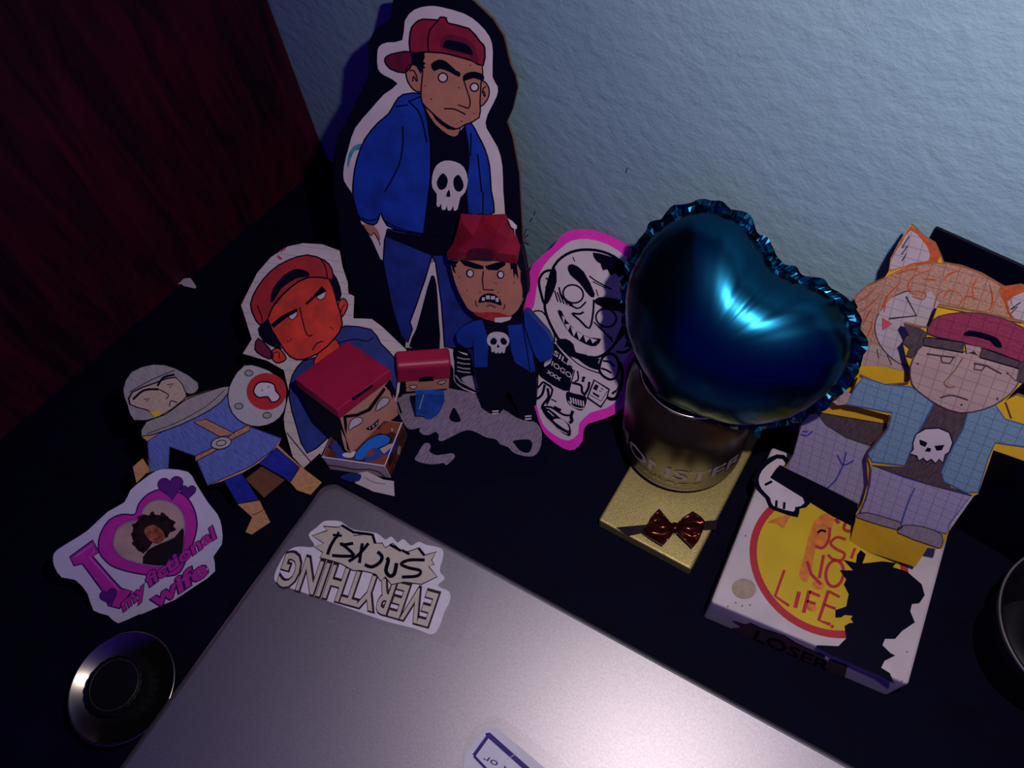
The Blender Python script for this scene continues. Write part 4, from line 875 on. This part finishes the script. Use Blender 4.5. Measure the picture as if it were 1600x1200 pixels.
def hrow(s):
    key=round(s,5)
    if key not in HK:
        r=[]
        for k in range(NA):
            dx,dy=rad(k)
            r.append(hgt(dx*s,dy*s)**.52 if s<.9 else (hgt(dx*.9,dy*.9)**.52)*math.sqrt(max(0,(1-s)/.1)))
        r=np.array(r)
        for _ in range(5): r=(np.roll(r,2)+np.roll(r,1)+r+np.roll(r,-1)+np.roll(r,-2))/5
        HK[key]=r
    return HK[key]
def bpt(k,s,side):
    a=2*math.pi*k/NA; dx,dy=rad(k)
    x,y=dx*s,dy*s
    d_=math.hypot(dx,dy)*(1-s)
    prof_=TH*hrow(s)[k]
    edge=math.exp(-d_/.007)*(1-math.exp(-d_/.0022))
    top_=.35+.65*math.exp(-(min(a,2*math.pi-a)/.9)**2)
    wr=edge*top_*(.0016*math.sin(14*a+ph[0])+.0011*math.sin(23*a+ph[1])+.0004*math.sin(43*a+ph[2]))
    return bc+eb_*x+fb_*y+nb*(side*max(0,prof_+wr))
def shell(name,side):
    bm=bmesh.new(); cen=bm.verts.new(bpt(0,0,side)); prev=None
    for i in range(1,NS+1):
        s=math.sin(math.pi/2*i/NS)
        row=[bm.verts.new(bpt(k,s,side)) for k in range(NA)]
        for k in range(NA):
            if prev is None: bm.faces.new((cen,row[k],row[(k+1)%NA]))
            else: bm.faces.new((prev[k],row[k],row[(k+1)%NA],prev[(k+1)%NA]))
        prev=row
    bmesh.ops.recalc_face_normals(bm,faces=bm.faces)
    return from_bm(name,bm,FOIL,bal,True)
shell('front_panel',1); shell('back_panel',-1)
bm=bmesh.new(); A_=[];B_=[];C_=[]
for k in range(NA):
    a=2*math.pi*k/NA; dx,dy=rad(k); L_=math.hypot(dx,dy); w_=.0040+.0016*abs(math.sin(11*a+ph[3]))+.0007*math.sin(31*a+ph[4])
    jag=.0011*math.sin(22*a+ph[5])+.0008*math.sin(47*a+ph[1])
    A_.append(bm.verts.new(bc+eb_*(hc[0]+dx*.985)+fb_*(hc[1]+dy*.985)+nb*.0003))
    f_=(L_+w_*.5)/L_; B_.append(bm.verts.new(bc+eb_*(hc[0]+dx*f_)+fb_*(hc[1]+dy*f_)+nb*jag*1.2))
    f_=(L_+w_)/L_; C_.append(bm.verts.new(bc+eb_*(hc[0]+dx*f_)+fb_*(hc[1]+dy*f_)-nb*jag))
for a_,b_ in((A_,B_),(B_,C_)):
    for k in range(NA): bm.faces.new((a_[k],b_[k],b_[(k+1)%NA],a_[(k+1)%NA]))
from_bm('crimped_seam',bm,FOIL,bal)
# tail hanging over the can rim
t0=bc+eb_*.0+fb_*(hc[1]-HH*1.18); t1=atz((1181,664),.100)
bm=bmesh.new(); d_=(t1-t0); 
tp=[t0,t0+d_*.5+Vector((0,0,.002)),t1,t1+Vector((.001,-.001,-.007))]; wv=[.004,.0028,.0035,.0045]; rr=[]
for p,w_ in zip(tp,wv): rr.append([bm.verts.new(p-eb_*w_+nb*.0004),bm.verts.new(p+nb*.002),bm.verts.new(p+eb_*w_+nb*.0004),bm.verts.new(p-nb*.001)])
for a_,b_ in zip(rr,rr[1:]):
    for k in range(4): bm.faces.new((a_[k],a_[(k+1)%4],b_[(k+1)%4],b_[k]))
bm.faces.new(rr[0][::-1]); bm.faces.new(rr[-1]); bmesh.ops.recalc_face_normals(bm,faces=bm.faces); from_bm('tail',bm,FOIL,bal)

# ================================================================== white decorated box
BZ=.036
k0,k1,k2=atz((1111,940),BZ),atz((1420,1070),BZ),atz((1207,706),BZ)
kx=k1-k0; n_=Vector((-kx.y,kx.x,0)).normalized(); ky=n_*.108+kx.normalized()*.004
wb=empty('white_decorated_box',Vector((k0.x+kx.x/2+ky.x/2,k0.y+kx.y/2+ky.y/2,0)),'white box painted with a yellow circle and the words no life','box')
BOXW=M('box_white',(.58,.50,.52),.55,.10,60)
dz=Vector((0,0,-BZ+.0002)); tp_=Vector((0,0,-.0004))
box8([k0+dz,k1+dz,k1+ky+dz,k0+ky+dz,k0,k1,k1+ky,k0+ky],'box_body',BOXW,wb,bevel=.0016)
sh=Sheet(wb,flat(BZ+.0002),.001)
c1,c2,c3=[atz(p,BZ) for p in X3([(238,540),(392,805),(628,880)])]
oc_,orr=circ(c1,c2,c3)
def wcirc(o,r,n=64):
    """world circle on the lid, returned as pixels"""
    out=[]
    for k in range(n):
        q=Vector((o.x+r*math.cos(2*math.pi*k/n),o.y+r*math.sin(2*math.pi*k/n),BZ))-CAM
        x,y,z=q.dot(right),-q.dot(up),-q.dot(back); out.append((800+FPX*x/z,600+FPX*y/z))
    return out
RPN=M('red_paint',(.46,.02,.035),.55,.12,100); YPN=M('yellow_paint',(.62,.42,.015),.55,.10,40); ORS=M('orange_smear',(.62,.19,.03),.55,.25,250)
sh.fill('painted_circle',wcirc(oc_,orr),RPN,1); sh.fill('painted_circle',wcirc(oc_,orr*.905),YPN,2)
sh.fill('orange_smear',smooth(X3([(505,400),(545,372),(580,385),(575,430),(550,500),(512,512),(498,560),(490,600),(470,650),(440,625),(460,545),(480,460)]),True,3),ORS,3)
sh.fill('orange_smear',smooth(X3([(310,408),(350,390),(405,375),(385,415),(375,432),(345,412)]),True,3),ORS,3); sh.fill('orange_smear',smooth(X3([(495,650),(540,655),(535,680),(500,675)]),True,3),ORS,3); sh.fill('orange_smear',smooth(X3([(460,730),(500,735),(510,765),(480,768)]),True,3),ORS,3)
for w_,pts,sm in((4.5,[(565,428),(560,480),(535,512),(505,503)],1),(4.5,[(630,478),(595,468),(568,492),(590,515),(625,535),(612,562),(575,556),(558,538)],1),(4.5,[(668,512),(652,555)],0),(5,[(472,565),(490,620),(530,660)],0),(5,[(540,540),(522,635)],0),(4.5,[(380,602),(342,708),(400,748)],0),(6.5,[(440,690),(424,756)],0),(6,[(482,685),(458,776)],0),(4.5,[(482,690),(525,708)],0),(4.5,[(472,728),(508,740)],0),(5.5,[(560,685),(520,806),(568,824)],0),(4,[(560,688),(606,712)],0),(4.5,[(542,742),(590,760)],0),(6,[(588,392),(602,412)],0),(5,[(630,408),(622,432),(640,444),(660,440)],1),(3.4,[(515,450),(530,440),(550,445)],1)):
    sh.line('painted_words',smooth(X3(pts),False,4) if sm else X3(pts),w_,RPN if pts[0]!=(515,450) else INK,4)
sh.line('painted_words',X3(ell(585,616,36,54,8)),5,RPN,4,closed=True); dots(sh,'painted_words',X3([(575,832)]),3,RPN,4)
sh.fill('brown_stain',smooth(X3(ell(215,678,50,42,10,12)),True,2),M('tan_stain',(.36,.28,.20),.6,.2,200),1); dots(sh,'specks',X3([(222,462),(208,748),(182,735),(150,750),(880,935),(860,1055),(240,745)]),1.3,KRAFT,1)
sh.fill('skull_drawing',smooth(X3([(256,235),(275,185),(320,142),(378,132),(430,200),(485,330),(442,352),(434,387),(360,366),(318,346),(303,310),(268,275)]),True,2),INK,5)
sh.fill('skull_drawing',smooth(X3([(275,235),(290,195),(330,160),(372,150),(420,230),(462,328),(424,345),(416,364),(335,340),(322,308),(288,272)]),True,2),SKULL,6)
for a_,b_ in(((348,318),(346,345)),((380,325),(378,354)),((300,255),(330,240))): sh.line('skull_drawing',X3([a_,b_]),4,INK,7)
sil=X3([(632,640),(605,602),(660,603),(620,560),(672,572),(676,540),(690,520),(712,537),(698,575),(780,566),(836,573),(822,590),(880,608),(940,660),(952,705),(930,737),(900,740),(893,770),(912,815),(860,850),(832,882),(790,882),(780,908),(812,940),(832,950),(788,972),(775,1000),(810,1022),(828,1066),(760,1030),(615,968),(565,945),(510,918),(512,908),(600,912),(632,880),(625,830),(645,818),(662,816),(650,802),(658,788),(625,785),(612,795),(588,796),(588,765),(632,750),(642,700),(622,660)])
sh.fill('black_silhouette',sil,M('black_vinyl',(.001,.001,.010),.6,.2,spec=.08),5)
sh.build()
pfr=Plane(k0,kx.cross(Vector((0,0,1))),kx); sh=Sheet(wb,Plane(pfr.o+pfr.n*.0002,pfr.n,kx),.0006)
DST=M('dark_brown_sticker',(.085,.045,.05),.6,.2,100)
sh.outline('side_sticker',W6([(255,188),(350,218),(390,205),(470,245),(540,265),(640,300),(720,350),(800,390),(900,430),(960,470),(1100,520),(1080,600),(960,580),(880,550),(820,505),(740,470),(680,465),(620,430),(540,400),(500,375),(440,380),(400,345),(340,320),(320,285),(250,245),(330,235)]),DST,1.4,layer=1)
sh.text('side_lettering','LOSER',W6([(395,318)])[0],(118,52),(6,-14),INK,3,.02)
sh.fill('scuff',W6([(930,462),(945,445),(975,462),(955,485)]),SKULL,3); sh.build()

# ================================================================== black panel and board against the wall
pan=empty('black_board',Vector((.09,WY-.006,0)),'large black rectangular board leaning on the wall behind the paper girl','board')
GLB=M('glossy_black',(.001,.001,.010),.4,.2,20,spec=.25)
xl=aty((1465,350),WY).x
box8(aabox(xl,.30,WY-.0022,WY-.0006,.0003,.2178),'board_sheet',GLB,pan,bevel=.0005)
brd=empty('black_cardboard_offcut',Vector((-.03,WY-.014,0)),'black cardboard offcut with brown edge between balloon and paper girl','cardboard')
PBd=Plane((0,WY-.0060,0),(0,-1,0),(1,0,0))
def wallpx(x,z):
    q=Vector((x,WY-.0060,z))-CAM; a_,b_,c_=q.dot(right),-q.dot(up),-q.dot(back); return (800+FPX*a_/c_,600+FPX*b_/c_)
shx=Sheet(brd,PBd); shx.slab('board',[wallpx(*p) for p in((-.092,.146),(.03,.146),(.03,.0006),(-.018,.0006),(-.022,.085),(-.085,.092))],.003,BLACKCARD,KRAFT)
# ================================================================== paper girl with animal ears
t13=math.radians(13); NL=Vector((0,-math.cos(t13),math.sin(t13)))
PM=Plane((0,.2322,BZ),NL,(1,0,0))
gl=empty('eared_girl_cutout',PM.hit((1270,780)),'squared paper cutout of an orange haired girl with animal ears','cutout')
sh=Sheet(gl,PM,BZ+.0004)
GRID=M('squared_paper',(.50,.42,.46),.8,.08,90,kind='grid'); HAIR=M('orange_pencil_hair',(.47,.26,.19),.85,.28,900,kind='grid'); LAV=M('lavender_pencil',(.36,.32,.46),.85,.15,900,kind='grid')
GRIDSK=M('squared_skin',(.48,.33,.31),.8,.08,90,kind='grid'); DKPN=M('dark_pencil',(.085,.055,.07),.85,.45,1200,kind='pencil'); ORL=M('orange_line',(.52,.10,.03),.8,.25,400); PENC=M('pencil_line',(.05,.035,.05),.8)
sh.slab('card_backing',Z7([(335,295),(380,255),(440,228),(455,205),(462,160),(490,105),(530,46),(570,85),(612,112),(632,155),(640,178),(700,188),(770,215),(850,262),(900,252),(965,270),(975,400),(900,560),(700,760),(480,800),(395,870),(385,945),(345,1075),(60,955),(40,930),(78,878),(105,870),(130,825),(155,725),(205,668),(245,630),(330,600),(345,550),(400,468),(375,450),(380,430),(345,385),(360,368),(335,345),(350,328)]),.0015,YEL,KRAFT)
sh.fill('hair',smooth(Z7([(337,297),(380,258),(440,230),(520,190),(620,176),(700,188),(770,215),(850,265),(880,330),(900,430),(800,480),(560,540),(520,535),(460,520),(400,465),(375,450),(382,430),(345,386),(362,368),(336,346),(352,328)]),True,2),HAIR,1)
sh.line('hair',smooth(Z7([(337,297),(380,258),(440,230),(520,190),(620,176),(700,188),(770,215),(850,265),(880,330)]),False,2),1.4,ORL,3)
sh.outline('face',smooth(Z7([(408,400),(420,350),(470,290),(600,262),(660,330),(640,420),(580,500),(520,526),(470,505),(425,455)]),True,3),GRID,1.6,PENC,layer=2)
sh.fill('hair_fringe',smooth(Z7([(400,360),(440,290),(500,235),(600,200),(720,230),(780,300),(760,360),(650,340),(600,270),(560,300),(530,280),(520,270),(470,290),(430,340)]),True,2),HAIR,4)
for pts in([(345,310),(380,290),(420,250)],[(355,345),(390,320),(430,280)],[(370,385),(385,350),(400,330)],[(380,430),(395,400),(400,370)],[(700,200),(660,215),(640,240)],[(760,225),(740,260),(745,290)],[(800,250),(810,300),(800,340)],[(480,215),(520,200),(560,195)],[(600,200),(540,222),(520,262),(540,285)],[(520,272),(578,278),(572,300),(535,290)],[(500,240),(450,290),(440,345)],[(570,230),(620,235)],[(640,300),(660,270),(700,280)],[(690,330),(720,290),(760,300)],[(850,270),(860,320),(870,360)],[(430,340),(445,290)],[(610,330),(620,290),(640,270)]): sh.line('hair_strand',smooth(Z7(pts),False,3),2.6,ORL,6,taper=True)
sh.line('eye',Z7([(514,290),(550,356),(456,366)]),2.4,PENC,7); sh.outline('cheek_mark',Z7([(434,364),(466,384),(434,406)]),M('pink_cheek',(.6,.08,.14),.8),1.2,ORL,layer=6)
sh.fill('ear',smooth(Z7([(458,205),(465,155),(495,100),(530,50),(575,85),(615,112),(632,155),(618,178),(540,182)]),True,1),ORL,1); sh.fill('ear',smooth(Z7([(462,200),(470,155),(500,105),(530,65),(570,100),(592,135),(590,168),(540,176)]),True,2),GRID,2); sh.line('ear',Z7([(525,85),(500,125),(520,118),(498,148),(515,145),(500,170)]),2,PENC,3)
sh.fill('ear',smooth(Z7([(830,265),(870,252),(925,255),(972,285),(960,400),(880,375),(850,315)]),True,2),ORL,2); sh.fill('ear',smooth(Z7([(860,310),(905,280),(950,280),(955,390),(885,368)]),True,2),GRID,3); sh.line('ear',Z7([(905,310),(870,335),(895,325),(872,348)]),2,PENC,4)
sh.fill('neck',smooth(Z7([(378,452),(420,460),(470,510),(525,535),(520,548),(440,530),(360,525)]),True,1),GRIDSK,2); sh.line('neck',Z7([(415,470),(420,500)]),1.5,PENC,4); sh.line('neck',Z7([(450,490),(465,525)]),1.5,PENC,4)
sh.fill('hand',smooth(Z7([(245,632),(320,612),(312,660),(280,662)]),True,1),GRIDSK,3)
sh.outline('shirt',Z7([(200,680),(240,690),(460,728),(470,790),(395,805),(300,770),(210,725)]),DKPN,1.2,layer=2)
sh.outline('trousers',smooth(Z7([(170,692),(205,680),(240,728),(310,772),(400,802),(392,860),(384,940),(352,1002),(240,947),(103,882),(130,828),(155,735)]),True,1),LAV,1.4,PENC,layer=4)
BPN=M('blue_pen',(.05,.05,.36),.7)
for pts in([(300,865),(275,915),(245,945)],[(280,830),(300,865),(335,850)],[(310,820),(300,865)],[(155,760),(175,765),(195,750)],[(160,750),(180,752)]): sh.line('pen_doodle',smooth(Z7(pts),False,3),2.4,BPN,7)
sh.slab('base_strip',smooth(Z7([(32,932),(45,915),(78,872),(105,880),(240,945),(348,1000),(338,1075),(200,1010),(75,955),(45,955)]),True,1),.002,BLACKCARD,off=.0012)
sh.build()
# ================================================================== paper boy in maroon cap
PN=Plane((0,.2232,BZ),NL,(1,0,0))
by=empty('maroon_cap_boy_cutout',PN.hit((1380,850)),'squared paper cutout of a frowning boy in maroon cap on yellow card','cutout')
sh=Sheet(by,PN,BZ+.0004)
sh.slab('card_backing',X4([(55,556),(85,490),(100,448),(180,488),(285,480),(300,440),(280,390),(265,325),(285,300),(268,254),(330,270),(365,272),(395,187),(560,215),(712,250),(760,300),(755,440),(690,500),(648,545),(690,522),(760,545),(790,620),(790,770),(720,768),(605,728),(548,892),(522,905),(442,1020),(432,1050),(412,1100),(358,1095),(312,1166),(62,1086),(88,990),(90,965),(112,930),(135,850),(130,765),(205,650),(215,598)]),.0018,YEL,KRAFT)
JKT=M('light_blue_pencil',(.18,.30,.42),.85,.18,900,kind='grid'); MAR=M('maroon_pencil',(.30,.035,.09),.85,.22,900,kind='grid'); JLN=M('blue_pencil_line',(.05,.12,.32),.8)
BRL=M('brown_edge',(.13,.035,.02),.8)
sh.line('card_edge',smooth(X4([(105,450),(150,475),(200,490),(285,478)]),False),3.2,BRL,2); sh.line('card_edge',smooth(X4([(215,595),(212,640),(170,690),(133,750),(142,800),(130,900),(95,980)]),False),3.4,BRL,2); sh.line('card_edge',X4([(365,272),(395,190),(712,252)]),1.8,BRL,2); sh.line('card_edge',smooth(X4([(650,548),(665,590),(672,610)]),False),3,BRL,2)
sh.fill('white_rim',smooth(X4([(148,785),(150,860),(118,930),(90,970),(130,970),(240,1010),(400,1045),(440,1030),(532,900),(380,868)]),True,1),GRID,1)
sh.outline('trousers',smooth(X4([(150,785),(270,830),(380,862),(520,900),(440,1005),(430,1042),(340,1020),(250,1010),(105,962),(118,930),(142,860)]),True,1),LAV,1.6,BPN,layer=2); sh.line('trousers',smooth(X4([(310,870),(280,940),(258,1010)]),False),2,BPN,4)
SHG=M('shoe_pencil',(.30,.24,.29),.85,.25,900,kind='pencil')
for q in([(90,975),(130,962),(230,990),(258,1003),(250,1028),(120,990)],[(246,1038),(270,1010),(340,1015),(412,1045),(408,1092),(378,1088)]): sh.outline('shoe',smooth(X4(q),True,2),SHG,1.5,PENC,layer=5)
sh.outline('shirt',smooth(X4([(380,552),(480,590),(515,575),(495,650),(440,740),(418,830),(445,868),(525,898),(380,862),(150,785),(270,792),(300,720),(330,650)]),True,1),DKPN,1.4,PENC,layer=4)
sh.outline('jacket',smooth(X4([(118,455),(200,482),(292,490),(330,510),(380,555),(330,650),(300,720),(272,786),(150,772),(135,742),(170,700),(210,650),(226,588),(55,556),(88,490)]),True,1),JKT,2,JLN,layer=6)
sh.outline('jacket',smooth(X4([(512,578),(610,555),(650,612),(720,632),(785,650),(780,740),(720,715),(612,700),(585,760),(548,886),(500,886),(420,845),(410,810),(440,740),(492,650)]),True,1),JKT,2,JLN,layer=6)
sh.fill('hand',X4([(0,545),(60,512),(80,520),(55,556),(20,560)]),GRIDSK,3)
sh.outline('shirt_skull',smooth(X4([(303,700),(315,668),(350,648),(400,645),(440,662),(453,700),(440,735),(425,745),(417,775),(402,762),(388,778),(372,762),(355,772),(342,758),(325,768),(318,750),(292,742),(305,725)]),True,1),SKULL,2,INK,layer=8)
for q in([(328,688),(358,700),(350,716),(330,708)],[(384,712),(422,708),(412,728),(392,730)],[(358,718),(372,722),(368,735),(348,732)]): sh.fill('shirt_skull',X4(q),INK,10)
sh.outline('face',smooth(X4([(340,335),(490,358),(560,375),(702,425),(690,490),(640,540),(570,575),(480,588),(400,560),(340,520),(300,480),(294,415),(318,362)]),True,2),GRIDSK,1.8,PENC,layer=9)
sh.outline('hair',X4([(268,254),(330,272),(358,290),(342,335),(325,350),(300,382),(280,375),(292,345),(265,325),(290,300)]),DKPN,1.4,PENC,layer=11); sh.fill('hair',X4([(705,400),(745,390),(760,440),(735,480),(690,470)]),DKPN,11)
sh.outline('cap',smooth(X4([(358,290),(372,252),(400,226),(480,212),(560,216),(640,234),(705,262),(755,300),(752,370),(705,398),(635,365),(560,345),(495,325),(430,310)]),True,2),MAR,1.6,PENC,layer=11)
sh.outline('cap_band',X4([(342,310),(362,305),(497,325),(492,362),(346,336)]),DKPN,1.6,INK,layer=13); sh.outline('cap_band',X4([(566,345),(705,395),(702,422),(554,380)]),DKPN,1.6,INK,layer=13)
sh.fill('cap_opening',smooth(X4([(493,298),(510,280),(560,286),(620,308),(638,342),(612,340),(590,318),(530,302)]),True,2),INK,13)
sh.outline('forehead',X4([(500,330),(560,342),(552,378),(532,358),(505,366)]),GRIDSK,1.2,PENC,layer=13)
sh.line('eye',X4([(355,367),(405,374),(462,380)]),2.4,PENC,12); sh.line('eye',X4([(408,378),(414,400),(442,403),(456,382)]),2,PENC,12); sh.line('eye',X4([(532,402),(580,412),(636,442)]),2.4,PENC,12); sh.line('eye',X4([(537,402),(533,425),(562,429),(576,412)]),2,PENC,12)
sh.line('nose',smooth(X4([(490,382),(460,430),(420,475),(440,492),(460,490)]),False,3),1.8,KRAFT,12); sh.line('mouth',smooth(X4([(405,532),(450,522),(510,540)]),False,3),2.2,PENC,12)
dots(sh,'freckle',X4([(322,404),(486,558),(658,440),(620,535)]),1.8,PENC,12); sh.line('hair',smooth(X4([(690,470),(660,440)]) ,False,2),1.2,PENC,11)
sh.build()

# ================================================================== finer pieces go under the part they belong to
SUB={'eye':('face','head','line_drawing'),'eyebrow':('face','head'),'nose':('face','head'),'mouth':('face','head'),'tooth':('face','head'),'freckle':('face','head'),'facial_feature':('face',),
 'cap_opening':('cap',),'paint_drip':('cap',),'cap_band':('cap',),'shirt_skull':('shirt','torso'),'shirt_print':('shirt',),'collar':('shirt',),'shoe_lace':('shoe',),'shield_disc':('shield',),'shield_skull':('shield',),
 'rivet':('shield',),'buckle':('belt',),'hair_strand':('hair',),'cheek_mark':('face',),'jacket_front':('torso',),'portrait':('heart',),'skull_print':('sheet',),'eye_print':('sheet',),'pen_doodle':('trousers',),'bead_ring':('ridged_cap',),'body_fold':('body',),'brush_lettering':('burst',),'side_lettering':('side_sticker',),'painted_words':('painted_circle',),'tape_crease':('clear_tape',)}
base_=lambda o:o.name.split('.')[0]
for root in [o for o in COL.objects if o.parent is None and o.type=='EMPTY']:
    kids=list(root.children)
    for o in kids:
        for c_ in SUB.get(base_(o),()):
            t_=[k for k in kids if base_(k)==c_ and k.parent==root and base_(k) not in SUB]
            if t_: o.parent=t_[0]; break
